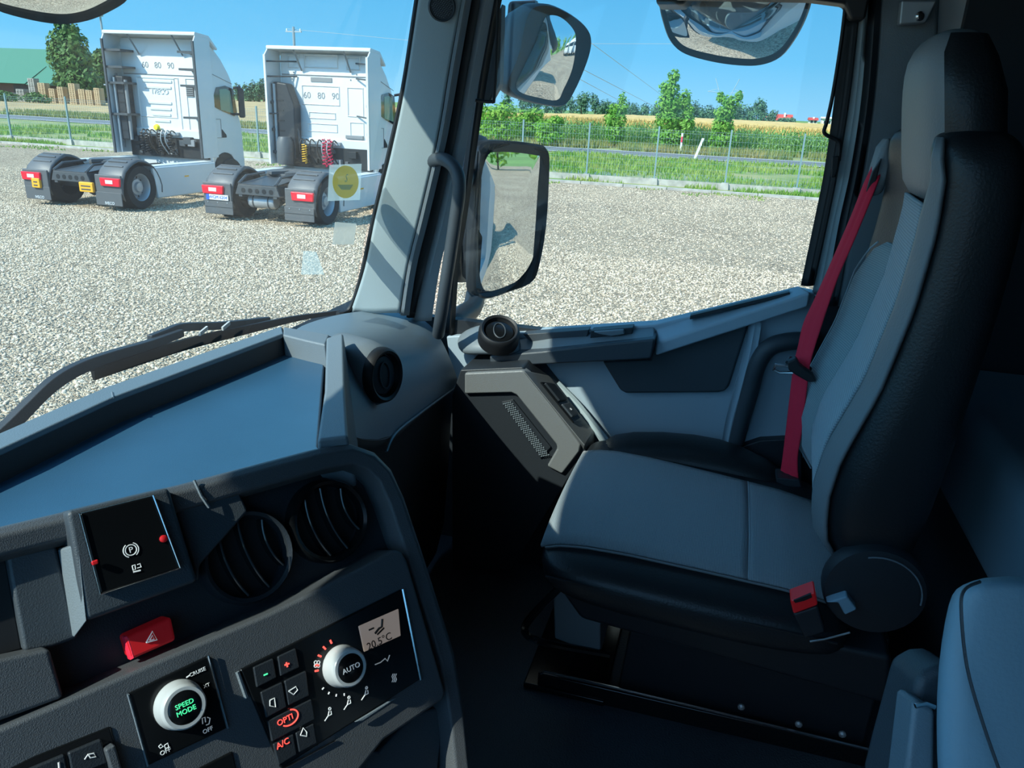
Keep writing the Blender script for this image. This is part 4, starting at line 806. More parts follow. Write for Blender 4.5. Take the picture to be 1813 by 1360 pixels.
# wiper
wp_ = thing('windscreen_wiper', 'black windscreen wiper lying along the foot of the windscreen', 'wiper', (1.2, .95, 2.0))
def WP(x, y, off=.03):
    nn_ = V((0, 1, .24)).normalized(); return hitplane(x, y, V((0, .93, 1.98)) + nn_ * off, nn_)
b = MB(); arm = smoothpath([WP(-90, 850), WP(0, 768), WP(40, 728), WP(90, 680), WP(140, 650), WP(200, 628), WP(260, 610), WP(320, 588)], 5)
b.loft([[p + V((0, -.008, .012 - .006 * i / len(arm))), p + V((0, .006, .012 - .006 * i / len(arm))), p + V((0, .006, -.014 + .006 * i / len(arm))), p + V((0, -.008, -.014 + .006 * i / len(arm)))] for i, p in enumerate(arm)]); b.build('wiper_arm', M['plastic2'], wp_, bevel=.002)
b = MB(); sp2 = smoothpath([WP(165, 665, .02), WP(240, 640, .02), WP(330, 612, .02), WP(440, 584, .02), WP(530, 562, .02), WP(600, 551, .02)], 5)
k_ = len(sp2); b.loft([[p + V((0, -.004, .010 * sin(pi * min(1, .15 + i / k_)) + .003)), p + V((0, .004, .010 * sin(pi * min(1, .15 + i / k_)) + .003)), p + V((0, .002, -.008)), p + V((0, -.002, -.008))] for i, p in enumerate(sp2)]); b.build('wiper_blade', M['black'], wp_)
b = MB(); b.loft([[p + V((0, .0, .006)), p + V((0, .012, .006)), p + V((0, .012, -.010)), p + V((0, 0, -.010))] for p in smoothpath([WP(270, 600, .035), WP(300, 588, .035), WP(330, 578, .035), WP(400, 575, .03), (WP(480, 566, .03))], 4)]); b.build('blade_holder', M['plastic2'], wp_, bevel=.002)
for px, py in ((360, 586), (400, 577)): MB().obox(WP(px, py, .018), (.012, 0, .003), (0, .002, 0), (0, 0, .0035)).build('holder_clip', M['satin'], wp_)
# stickers on the windscreen
def WSP(x, y):
    nn_ = V((0, 1, .24)).normalized(); return hitplane(x, y, V((0, .926, 1.98)), nn_)
t = thing('windscreen_sticker', 'round yellow sticker on a clear square film on the windscreen', 'sticker', WSP(612, 322))
MB().prism([WSP(583, 292), WSP(640, 290), WSP(637, 354), WSP(580, 356)], (0, -.0006, 0)).build('clear_film', M['filmclear'], t, smooth=False)
MB().prism([WSP(611 + 23 * cos(q), 322 + 29 * sin(q)) + V((0, -.001, 0)) for q in [2 * pi * i / 32 for i in range(32)]], (0, -.0005, 0)).build('yellow_disc', M['filmyellow'], t, smooth=False)
MB().prism([WSP(x, y) + V((0, -.002, 0)) for x, y in ((596, 327), (624, 327), (618, 336), (603, 336))], (0, -.0003, 0)).build('printed_mark', M['filmblue'], t, smooth=False)
text('printed_letter', 'S', .026, WSP(612, 316) + V((0, -.002, 0)), (1, 0, 0), (0, -.24, 1), M['filmblue'], t)
for nm, lab, pix in (('windscreen_sticker', 'small pale rectangular film patch below the yellow sticker', ((593, 393), (631, 396), (626, 433), (588, 433))), ('windscreen_sticker', 'faint trapezoid film patch low on the windscreen above the wiper', ((537, 444), (560, 446), (574, 486), (533, 486)))):
    o = MB().prism([WSP(x, y) for x, y in pix], (0, -.0006, 0)).build(nm, M['filmgrey'] if '393' in str(pix) else M['filmclear'], None, smooth=False); tag(o, lab, 'sticker')
# ================================================================== YARD AND LAND
def pebble_mat():
    m = mat('pebble_stone', (.5, .45, .38), .85, spec=.2); n = m.node_tree; oi = n.nodes.new('ShaderNodeObjectInfo'); r = n.nodes.new('ShaderNodeValToRGB'); e = r.color_ramp.elements
    e[0].color = (.30, .245, .18, 1); e[1].color = (.79, .665, .50, 1); q = e.new(.3); q.color = (.555, .44, .315, 1); q = e.new(.7); q.color = (.685, .555, .405, 1)
    n.links.new(oi.outputs['Random'], r.inputs[0]); n.links.new(r.outputs[0], n.nodes['Principled BSDF'].inputs['Base Color']); return m
M['pebble'] = pebble_mat()
b = MB(); b.quad((-60, -70, 0), (27.9, -70, 0), (27.9, 90, 0), (-60, 90, 0)); struct('ground', b, M['gravel'], 'wide gravel yard around the trucks', 'gravel yard', smooth=False)
b = MB(); b.quad((27.9, -70, .0), (48.0, -70, 0), (48.0, 90, 0), (27.9, 90, 0)); struct('grass_verge', b, M['lawn'], 'rough grass verge between fence and road', 'verge', smooth=False)
RX0, RX1 = 48.0, 53.6
rd = tag(MB().quad((RX0, -200, .03), (RX1, -200, .03), (RX1, 300, .03), (RX0, 300, .03)).build('road', M['asphalt'], None, smooth=False), 'grey asphalt country road beyond the fence', 'road', kind='structure')
for x in (RX0 + .2, RX1 - .55): MB().quad((x, -200, .035), (x + .32, -200, .035), (x + .32, 300, .035), (x, 300, .035)).build('edge_line', M['line'], rd, smooth=False)
b = MB(); b.quad((53.6, -200, 0), (60, -200, 0), (60, 300, 0), (53.6, 300, 0)); struct('road_verge', b, M['lawn'], 'grass verge on the far side of the road', 'verge', smooth=False)
b = MB(); b.quad((60, 20, .02), (300, 90, .02), (300, 500, .02), (60, 300, .02)); struct('stubble_field', b, M['wheat'], 'pale brown harvested field beyond the road', 'field', smooth=False)
b = MB(); b.quad((-400, -600, -.05), (1500, -900, -.05), (1500, 1500, -.05), (-400, 900, -.05)); struct('land', b, M['farfield'], 'flat green farmland stretching to the horizon', 'land', smooth=False)
# loose stones lying on the near gravel
def stones():
    g = MB(); g.loft([[V((cos(q) * r_ * (1 + .12 * sin(3 * q)), sin(q) * r_ * .8, z)) for q in [2 * pi * i / 6 for i in range(6)]] for r_, z in ((.5, -.35), (.95, -.1), (.85, .22), (.4, .42))]); me = bpy.data.meshes.new('pebble'); me.from_pydata(g.v, [], g.f); me.materials.append(M['pebble']); po = bpy.data.objects.new('pebble_source', me)
    bm = bmesh.new(); bm.from_mesh(me); bmesh.ops.recalc_face_normals(bm, faces=bm.faces); bm.to_mesh(me); bm.free(); return po
def gn_scatter(name, region, density, seed, src, label):
    o = MB().quad(*[(x, y, .004) for x, y in region]).build(name, M['gravel'], None, smooth=False); tag(o, label, 'gravel', kind='stuff')
    ng = bpy.data.node_groups.new(name, 'GeometryNodeTree'); ng.interface.new_socket('Geometry', in_out='INPUT', socket_type='NodeSocketGeometry'); ng.interface.new_socket('Geometry', in_out='OUTPUT', socket_type='NodeSocketGeometry')
    N = ng.nodes.new; L = ng.links.new; i_ = N('NodeGroupInput'); o_ = N('NodeGroupOutput'); d = N('GeometryNodeDistributePointsOnFaces'); d.inputs['Density'].default_value = density; d.inputs['Seed'].default_value = seed
    ins = N('GeometryNodeInstanceOnPoints'); oi = N('GeometryNodeObjectInfo'); oi.inputs['Object'].default_value = src; oi.inputs['As Instance'].default_value = True
    rr = N('FunctionNodeRandomValue'); rr.data_type = 'FLOAT_VECTOR'; rr.inputs[0].default_value = (-.5, -.5, 0); rr.inputs[1].default_value = (.5, .5, 6.28)
    rs = N('FunctionNodeRandomValue'); rs.data_type = 'FLOAT'; rs.inputs[2].default_value = .008; rs.inputs[3].default_value = .025
    L(i_.outputs[0], d.inputs['Mesh']); L(d.outputs['Points'], ins.inputs['Points']); L(oi.outputs['Geometry'], ins.inputs['Instance']); L(rr.outputs[0], ins.inputs['Rotation']); L(rs.outputs[1], ins.inputs['Scale']); L(ins.outputs[0], o_.inputs[0])
    m = o.modifiers.new('scatter', 'NODES'); m.node_group = ng; return o
_src = stones()
gn_scatter('loose_gravel', [(3.0, -8), (14, -8), (14, 17), (3.0, 17)], 620, 3, _src, 'loose pale pebbles strewn over the near gravel')
gn_scatter('loose_gravel', [(14, -10), (27.5, -10), (27.5, 22), (14, 22)], 200, 4, _src, 'loose pale pebbles on the far half of the gravel yard')
# kerb stones and fence
kb = thing('kerb', 'low concrete kerb edging the gravel yard', 'kerb', (27.9, 0, 0))
for i in range(34):
    y = -16 + 1.52 * i; MB().box(27.82, 27.98, y, y + 1.5, -.1, .085 + .012 * random.random()).build('kerb_stone', M['concrete'], kb, bevel=.012, seg=1, smooth=False)
FX = 29.5
posts = [-9.7, -7.2, -4.65, -2.12, .33, 2.86, 5.39, 7.92, 10.45, 12.98, 16.2, 19.35, 22.6, 25.8, 28.96, 32.3, 35.5, 38.8, 42]
fn = thing('mesh_fence', 'green steel mesh fence with thin posts on a concrete plinth', 'fence', (FX, 0, 0))
for y in posts: MB().box(FX - .03, FX + .03, y - .03, y + .03, 0, 2.05).build('fence_post', M['post'], fn, smooth=False)
for y in posts: MB().prism([(FX - .14, y - .14, 0), (FX + .14, y - .14, 0), (FX + .14, y + .14, 0), (FX - .14, y + .14, 0)], (0, 0, .24), .85).build('post_footing', M['concrete'], fn, smooth=False)
for a, c in zip(posts, posts[1:]):
    MB().box(FX - .03, FX + .03, a + .12, c - .12, 0, .22).build('plinth_board', M['concrete'], fn, smooth=False)
    b = MB(); k = int((c - a) / .1)
    for i in range(1, k): y = a + (c - a) * i / k; b.box(FX - .0025, FX + .0025, y - .0025, y + .0025, .22, 1.95)
    for z in (.25, .45, .65, .85, 1.05, 1.25, 1.45, 1.65, 1.85, 1.94): b.box(FX - .003, FX + .003, a, c, z - .003, z + .003)
    tag(b.build('mesh_panel', M['post'], fn, smooth=False, recalc=False), kind='stuff')
# grass tufts
def blades(name, m, label, n, region, hmin, hmax, wdt, cat='grass'):
    b = MB()
    for _ in range(n):
        x, y = region(); hgt = random.uniform(hmin, hmax); a = random.uniform(0, pi); dx, dy = cos(a) * wdt, sin(a) * wdt; lx, ly = random.uniform(-.4, .4) * hgt, random.uniform(-.4, .4) * hgt
        b.add([(x - dx, y - dy, 0), (x + dx, y + dy, 0), (x + lx + dx * .2, y + ly + dy * .2, hgt)], [(0, 1, 2)])
    o = b.build(name, m, None, smooth=False, recalc=False); return tag(o, label, cat, kind='stuff')
def noisy(x0, x1, y0, y1, sc=.4, th=0.0):
    def f():
        while True:
            x, y = random.uniform(x0, x1), random.uniform(y0, y1)
            if noise.noise(V((x * sc, y * sc, 3.3))) > th: return x, y
    return f
blades('verge_grass', M['grass'], 'rough green grass between fence and road', 26000, noisy(29.7, 47.8, -9, 42, .3, -.18), .08, .30, .05)
blades('kerb_grass', M['grass'], 'green grass growing along the kerb and fence foot', 9000, noisy(28.0, 29.4, -9, 42, .5, -.02), .05, .24, .03)
blades('gravel_weeds', M['grass'], 'sparse weeds in the gravel before the kerb', 1500, noisy(26.2, 27.8, -9, 40, .6, .18), .02, .09, .03, 'weeds')
blades('roadside_grass', M['drygrass'], 'yellowish grass on the far side of the road', 22000, noisy(53.8, 58.5, -12, 60, .3, -.35), .15, .6, .06)
b = MB()
for _ in range(420):
    x, y = noisy(29.9, 32.5, -6, 14, .5, .05)(); z = random.uniform(.16, .28); b.add([(x - .02, y, z), (x, y - .02, z), (x + .02, y, z), (x, y + .02, z + .01), (x, y, z - .16)], [(0, 1, 2, 3), (0, 1, 4)])
tag(b.build('daisies', M['rail'], None, smooth=False, recalc=False), 'tiny white flowers in the verge grass', 'flowers', kind='stuff')
# corn
b = MB()
def corn(x, y, hgt):
    b.mi = 0; b.add([(x - .015, y - .015, 0), (x + .015, y + .015, 0), (x + .01, y, hgt), (x - .01, y, hgt)], [(0, 1, 2, 3)])
    for k in range(7):
        z = hgt * (.18 + .11 * k + random.uniform(-.03, .03)); a = random.uniform(0, 2 * pi); d = V((cos(a), sin(a), 0)); s_ = V((-d.y, d.x, 0)) * .045; l = random.uniform(.35, .6); p0 = V((x, y, z)); p1 = p0 + d * l * .5 + V((0, 0, l * .45)); p2 = p0 + d * l + V((0, 0, l * .1))
        b.add([p0 - s_ * .5, p0 + s_ * .5, p1 + s_, p1 - s_, p2], [(0, 1, 2, 3), (3, 2, 4)])
    b.mi = 1
    for k in range(4):
        a = random.uniform(0, 2 * pi); d = V((cos(a), sin(a), 0)) * .09; p0 = V((x, y, hgt * .96)); b.add([p0 - d.cross(V((0, 0, .35))), p0 + d.cross(V((0, 0, .35))), p0 + d + V((0, 0, .26))], [(0, 1, 2)])
for r_ in range(12):
    y = -13.0
    while y < 24:
        corn(60 + r_ * .72 + random.uniform(-.15, .15), y, random.uniform(1.5, 1.85) * (1 if r_ else .9)); y += random.uniform(.14, .26)
tag(b.build('corn_plants', [M['corn'], M['tassel']], None, smooth=False, recalc=False), 'front rows of tall green corn with golden tassels beside the road', 'corn', kind='stuff')
b = MB(); rows = []
for i in range(60):
    x = 69.2 + (i / 59) ** 2 * 130; rows.append([(x, -40 + j * 1.1, 1.78 + .12 * noise.noise(V((x * .8, j * .7, 0)))) for j in range(61)])
b.grid(rows); b.quad((69.2, -40, 0), (69.2, 26, 0), (69.2, 26, 1.75), (69.2, -40, 1.75)); o = b.build('corn_canopy', M['tassel'], None, smooth=False, recalc=False)
tag(o, 'golden tassel tops of the corn field stretching away behind the front rows', 'corn', kind='stuff')
ORD = 'first second third fourth fifth sixth seventh eighth ninth tenth eleventh twelfth thirteenth fourteenth fifteenth sixteenth seventeenth eighteenth nineteenth twentieth'.split()
# trees
def leafball(b, c, r, n, size, rnd):
    c = V(c)
    for _ in range(n):
        d = V((rnd.gauss(0, 1), rnd.gauss(0, 1), rnd.gauss(0, 1))).normalized(); p = c + V((d.x * r[0], d.y * r[1], d.z * r[2])) * (rnd.random() ** .4)
        nn_ = (d + V((rnd.uniform(-.8, .8), rnd.uniform(-.8, .8), rnd.uniform(-.3, .9)))).normalized(); a = nn_.orthogonal().normalized(); q = Matrix.Rotation(rnd.uniform(0, 6.28), 3, nn_); a = q @ a; e = nn_.cross(a); s = size * rnd.uniform(.6, 1.3)
        b.add([p - a * s * .9, p - e * s * .45, p + a * s, p + e * s * .45], [(0, 1, 2, 3)])
def tree(name, label, base, balls, m, trunk_r, n, size, group=None, cat='tree', seed=1, trunk_top=None):
    rnd = random.Random(seed); t = thing(name, label, cat, base, group); base = V(base); b = MB(); tot = sum(r[0] * r[2] for _, r in balls)
    for c, r in balls: leafball(b, base + V(c), r, int(n * r[0] * r[2] / tot), size, rnd)
    b.build('crown', m, t, smooth=False, recalc=False)
    top = V(trunk_top) if trunk_top else V(balls[-1][0]); tk = MB(); tk.tube([base, base + top * .5 + V((.03, .03, 0)), base + top], [trunk_r, trunk_r * .7, trunk_r * .2], 7)
    for c, r in balls[:4]: tk.tube([base + V((0, 0, c[2] * .5)), base + V(c)], [trunk_r * .4, trunk_r * .15], 5)
    tk.build('trunk', M['bark'], t); return t
tree('young_tree', 'small slender young tree with a pointed top, nearest to the mirrors', (58, 8.7, 0), [((0, 0, 1.0), (.8, .75, .8)), ((0, .1, 1.9), (.7, .85, .6)), ((0, .2, 2.5), (.5, .65, .5)), ((0, -.45, 2.7), (.3, .35, .5)), ((0, -.3, 3.3), (.22, .3, .5))], M['young'], .06, 1500, .14, seed=3)
tree('young_tree', 'tallest young tree with a full bushy crown in the middle of three', (58, 4.7, 0), [((0, 0, .9), (.9, 1.4, .9)), ((0, .35, 2.1), (.9, .95, .9)), ((0, .4, 3.2), (.8, 1.0, .8)), ((0, .5, 4.1), (.6, .75, .6)), ((0, .3, 4.9), (.3, .45, .5)), ((0, -.9, 1.9), (.6, .6, .8)), ((0, -.6, 3.4), (.4, .5, .8)), ((0, -1.0, 2.7), (.3, .35, .4))], M['young'], .09, 4200, .15, seed=4)
tree('young_tree', 'narrow young tree standing before the pale pylon', (58, 1.2, 0), [((0, 0, .9), (.8, 1.0, .9)), ((0, .1, 1.9), (.7, .8, .7)), ((0, .1, 2.7), (.6, .8, .6)), ((0, -.2, 3.4), (.5, .8, .5)), ((0, .5, 3.7), (.25, .3, .4)), ((0, -.7, 3.8), (.25, .3, .35))], M['young'], .07, 2300, .15, seed=5)
for i, (y, s, lb) in enumerate(((13.2, .85, 'low leafy bush right of the other roadside bushes'), (15.0, 1.05, 'leafy roadside bush in the middle of the bush row'), (17.0, 1.2, 'large leafy roadside bush half behind the wide angle mirror'), (19.4, 1.25, 'leafy roadside bush behind the windscreen pillar'))):
    tree('roadside_bush', lb, (54.7 + 2.7 * (i % 2), y * (1 if i % 2 else .965), 0), [((0, 0, .7 * s), (1.2, 1.3 * s, .75 * s)), ((0, .3, 1.5 * s), (1.0, 1.0 * s, .7 * s)), ((0, -.4, 1.9 * s), (.6, .7 * s, .5 * s))], M['hedge'], .05, 1500, .15, 'bushes by the road', 'bush', seed=10 + i)
def P100(x, y, X_): return PX(x, y, X_)
tb = PX(130, 172, 100); tb.z = 0
tree('old_tree', 'tall dark broadleaf tree beside the green barn', (100, 95.5, 0), [((0, 0, 3.5), (2.5, 4.0, 2.2)), ((0, .8, 6.0), (2.5, 3.6, 2.4)), ((0, .9, 8.4), (2.0, 3.4, 2.0)), ((0, .6, 10.2), (1.4, 2.0, 1.4)), ((0, 1.6, 7.6), (1.6, 3.0, 1.5))], M['oldtree'], .3, 4200, .42, seed=21)
tree('old_tree', 'lower round dark tree between the tall tree and the left truck', (107, 96.4, 0), [((0, 0, 3.2), (2.2, 2.4, 2.2)), ((0, .2, 5.4), (1.8, 2.0, 1.8)), ((0, .4, 7.0), (1.2, 1.5, 1.2))], M['oldtree'], .2, 2200, .42, seed=22)
tree('old_tree', 'dark tree mostly hidden behind the left truck cab', (114, 96.5, 0), [((0, 0, 2.0), (2.2, 2.4, 1.6)), ((0, .2, 3.6), (1.6, 1.8, 1.2))], M['oldtree'], .2, 900, .42, seed=23)
for i in range(3):
    tree('field_bush', 'dark bush before the pallet stacks, %s from the truck' % ORD[2 - i], (93, 107 - i * 5.5, 0), [((0, 0, .6), (1.2, 2.6, .7)), ((0, .6, .9), (.9, 1.4, .6))], M['oldtree'], .05, 500, .25, 'bushes below the pallets', 'bush', seed=30 + i)
# distant treeline
rnd = random.Random(5)
def fartree(x, y, h_, w_, label, grp, seed):
    q = random.Random(seed); t = thing('distant_tree', label, 'tree', (x, y, 0), grp); b = MB()
    for k in range(5):
        leafball(b, (x + q.uniform(-1, 1), y + q.uniform(-.35, .35) * w_, h_ * q.uniform(.2, .66)), (w_ * .5, w_ * .46, h_ * .34), 95, .55, q)
    b.build('crown', M['far'], t, smooth=False, recalc=False); MB().tube([(x, y, 0), (x, y, h_ * .5)], [.3, .15], 6).build('trunk', M['bark'], t)
for i in range(36):
    px = 905 + i * 14.5; p = PX(px, 200, 330); h_ = 9.0 if px < 1060 else 8.0 if px < 1260 else 7.3 if px < 1375 else 3.2
    lb = 'distant dark treeline tree, %s from the mirrors' % ORD[i] if i < 18 else 'distant dark treeline tree, %s from the rear window seal' % ORD[35 - i]
    fartree(322 + 13 * (i % 3), p.y, h_ * rnd.uniform(.8, 1.15) * (1.25 if 1310 < px < 1365 else 1), 4.4 if px < 1375 else 3, lb, 'treeline beyond the corn field', 200 + i)
for i in range(9):
    p = PX(428 + i * 6, 165, 260); fartree(258 + 7 * (i % 3), p.y, 7.5 * rnd.uniform(.85, 1.2), 2.4, 'distant tree between the two trucks, %s from the left truck' % ORD[i], 'trees between the trucks', 300 + i)
# far houses
def house(px, w_, h_, rh, label, m):
    p = PX(px, 212, 420); t = thing('house', label, 'house', (420, p.y, 0)); y0, y1 = p.y - w_ / 2, p.y + w_ / 2
    MB().box(418, 426, y0, y1, 0, h_).build('wall', M['housewall'], t, smooth=False); MB().prism([(417, y0 - .5, h_), (427, y0 - .5, h_), (422, y0 - .5, h_ + rh)], (0, w_ + 1, 0)).build('roof', m, t, smooth=False)
    MB().box(420, 421, p.y - .5, p.y + .3, h_ + rh * .5, h_ + rh * 1.25).build('chimney', M['housewall'], t, smooth=False)
    for k in (-.25, .2): MB().box(417.9, 418.0, p.y + k * w_ - .5, p.y + k * w_ + .5, 1.2, 2.4).build('window', M['darkglass'], t, smooth=False)
house(1388, 7.0, 1.6, 2.9, 'far red roofed house, larger of the distant houses', M['roofred']); house(1362, 2.4, 2.6, 1.2, 'small far house touching the larger red roofed one', M['roofred'])
house(1440, 3.6, 2.4, 1.2, 'far low house with red roof near the window seal', M['roofred']); house(1464, 4.5, 3.4, .8, 'far pale house at the window edge', M['housewall'])
# pylon and cables
py_ = thing('power_pylon', 'pale lattice power pylon with V-shaped arms behind the young tree', 'pylon', (250, 6, 0)); b = MB()
for s in (-1, 1):
    b.tube([(250, 6 + s * 1.2, 0), (250, 6 + s * .9, 7), (250, 6 + s * 3.4, 12.8)], .09, 5); b.tube([(250, 6 + s * 1.0, 8.9), (250, 6 + s * 5.2, 9.1)], .08, 5); b.tube([(250, 6 + s * 5.2, 9.1), (250, 6 + s * 2.2, 10)], .07, 5)
for k in range(6): b.tube([(250, 4.8 + .06 * k, 1.2 * k), (250, 7.15 - .05 * k, 1.2 * k + 1.2)], .05, 4); b.tube([(250, 7.2 - .06 * k, 1.2 * k), (250, 4.85 + .05 * k, 1.2 * k + 1.2)], .05, 4)
b.build('lattice_mast', M['pylon'], py_)
for k, (a, c, lb) in enumerate((((1030, 62), (1160, 160), 'thin overhead power cable crossing the sky, upper one'), ((1026, 118), (1165, 192), 'thin overhead power cable crossing the sky, middle one'), ((1020, 135), (1100, 180), 'thin overhead power cable crossing the sky, lower one'))):
    p, q = PX(*a, 90), PX(*c, 190); p0 = p + (p - q) * .6; tag(MB().tube([p0, p + V((0, 0, -.1)), q, q + (q - p) * .8], .035, 5).build('power_cable', M['pylon'], None), lb, 'cable')
p = PX(525, 165, 60)
up_ = thing('utility_pole', 'grey utility pole rising behind the right truck', 'pole', (60, p.y, 0)); MB().tube([(60, p.y, 0), (60, p.y, 7.7)], [.14, .10], 8).build('mast', M['steel'], up_); MB().box(59.95, 60.05, p.y - .7, p.y + .7, 7.3, 7.4).build('cross_arm', M['steel'], up_, smooth=False)
for k in (-.6, 0, .6): MB().lathe([(.05, 0), (.06, .08), (.03, .18)], (60, p.y + k, 7.4), (0, 0, 1), 8).build('insulator', M['rail'], up_)
tag(MB().tube([(60, p.y + .6, 7.55), (62, p.y - 12, 6.9), (66, p.y - 30, 7.6)], .02, 4).build('power_cable', M['pylon'], None), 'thin cable leading right from the utility pole', 'cable')
lp2 = PX(187, 110, 34)
lt = thing('lamp_post', 'slim grey yard lamp post beside the left truck', 'lamp post', (34, lp2.y, 0)); MB().tube([(34, lp2.y, 0), (34, lp2.y - .05, 3), (34, lp2.y - .02, 5.75)], [.07, .06, .045], 8).build('mast', M['steel'], lt); MB().box(33.5, 34.1, lp2.y - .12, lp2.y + .12, 5.72, 5.82).build('lamp_head', M['steel'], lt, bevel=.02); MB().box(33.9, 34.1, lp2.y - .2, lp2.y + .2, 2.6, 2.66).build('bracket', M['steel'], lt)
# delineators
t = thing('road_marker', 'upright white road marker with a red reflector', 'road marker', (54.2, 3.72, 0)); MB().prism([(54.15, 3.66, 0), (54.25, 3.66, 0), (54.25, 3.78, 0), (54.15, 3.78, 0)], (0, 0, 1.32)).build('marker_post', M['rail'], t, smooth=False); MB().box(54.12, 54.15, 3.67, 3.77, .75, 1.1).build('reflector', M['red'], t, smooth=False)
t = thing('road_marker', 'white road marker leaning to the right beside the road', 'road marker', (47.2, 2.3, 0)); MB().prism([(47.15, 2.36, 0), (47.25, 2.36, 0), (47.25, 2.5, 0), (47.15, 2.5, 0)], (0, -.38, 1.25)).build('marker_post', M['rail'], t, smooth=False); MB().box(47.12, 47.15, 2.08, 2.16, .85, 1.1).build('reflector', M['rail'], t, smooth=False)
# barn and pallets
bn = thing('barn', 'long barn with a green sheet roof at the left horizon', 'barn', (112, 118, 0))
MB().box(108, 124, 109, 150, 0, 2.8).build('wall', M['barn'], bn, smooth=False); MB().prism([(106.5, 107.5, 2.4), (125.5, 107.5, 2.4), (116, 107.5, 8.2)], (0, 44, 0)).build('roof', M['roofgreen'], bn, smooth=False)
b = MB(); b.box(107.9, 108.0, 110, 116, 0, 2.4); b.build('doorway', M['black'], bn, smooth=False); MB().quad((106.4, 112, 2.5), (106.4, 150, 2.5), (111.2, 150, 5.35), (111.2, 112, 5.35)).build('roof_sheet', M['roofgreen'], bn, solid=.05, smooth=False)
def pallet_stack(px, top_px, w_, label, m, n=None):
    base = PX(px, 176, 97); z1 = PX(px, top_px, 97).z; t = thing('pallet_stack', label, 'pallets', (97, base.y, 0), 'pallet stacks beside the barn'); n = n or max(3, int(z1 / .17)); src = None
    for k in range(n):
        z = k * z1 / n; dx = rnd.uniform(-.05, .05)
        if src is None:
            b = MB(); b.box(96.5, 97.5, base.y - w_ / 2, base.y + w_ / 2, z1 / n * .42, z1 / n * .97)
            for q in (-.45, 0, .45): b.box(96.5, 97.5, base.y + q * w_ - .08, base.y + q * w_ + .08, 0, z1 / n * .42)
            src = b.build('pallet', m, t, smooth=False)
        else:
            c = src.copy(); COL.objects.link(c); c.location = (dx, dx, z)
for px, tp, w_, lb, m in ((20, 164, 2.2, 'low grey pile of weathered pallets left of the taller stacks', 'woodgrey'), (42, 158, 2.0, 'weathered pallet stack before the barn doorway', 'woodgrey'), (64, 139, 1.6, 'tall grey pallet stack against the barn gable', 'woodgrey'), (81, 147, 1.8, 'tall tan pallet stack left of the old tree trunk', 'wood'), (98, 157, 1.4, 'lower tan pallet stack under the old tree', 'wood'),
                         (113, 154, 1.4, 'tan pallet stack right under the old tree crown', 'wood'), (134, 148, 1.6, 'narrow tall pallet stack in front of the round tree', 'wood'), (150, 158, 1.5, 'low tan pallet stack in a gap of the row', 'wood'), (163, 160, 1.5, 'low bright yellow-tan pallet stack', 'wood'), (177, 156, 1.3, 'pallet stack touching the left truck silhouette', 'wood')):
    pallet_stack(px, tp, w_ * .66, lb, M[m])

# ================================================================== TRACTOR TRUCKS  (local frame: x forward, y left, tail at x = 0)
def wheel(parent, x, y0, y1, r_, front=False):
    out = 1 if y1 > y0 else -1; c = V((x, y0, r_)); ax = V((0, out, 0)); w_ = abs(y1 - y0)
    b = MB(); b.lathe([(r_ * .62, 0), (r_ * .94, 0), (r_, .05), (r_, w_ - .05), (r_ * .95, w_), (r_ * .64, w_), (r_ * .62, w_ - .04)], c, ax, 32, False); wl = b.build('wheel', M['tyre'], parent, ang=30)
    d = w_ - .03 if front else w_ - .16
    b = MB(); b.lathe([(r_ * .645, w_ - .02), (r_ * .62, w_ - .03), (r_ * .58, w_ - .06), (r_ * .52, d - .03), (r_ * .40, d - .02), (r_ * .36, d + .04), (r_ * .24, d + .05), (r_ * .2, d + .10), (0, d + .11)], c, ax, 32, False); b.build('wheel_rim', M['rim'], wl)
    b = MB()
    for k in range(10):
        q = c + V((cos(2 * pi * k / 10), 0, sin(2 * pi * k / 10))) * r_ * .455 + ax * (d - .012); b.lathe([(r_ * .05, 0), (r_ * .04, .004)], q, ax, 8)
    tag(b.build('rim_holes', M['black'], wl), kind='stuff')
def coil(p0, p1, r_, turns, tr, n=10):
    p0, p1 = V(p0), V(p1); d = (p1 - p0); a = d.orthogonal().normalized(); b_ = d.normalized().cross(a); m_ = int(turns * n)
    return [p0 + d * (i / m_) + (a * cos(2 * pi * i / n) + b_ * sin(2 * pi * i / n)) * r_ for i in range(m_ + 1)]
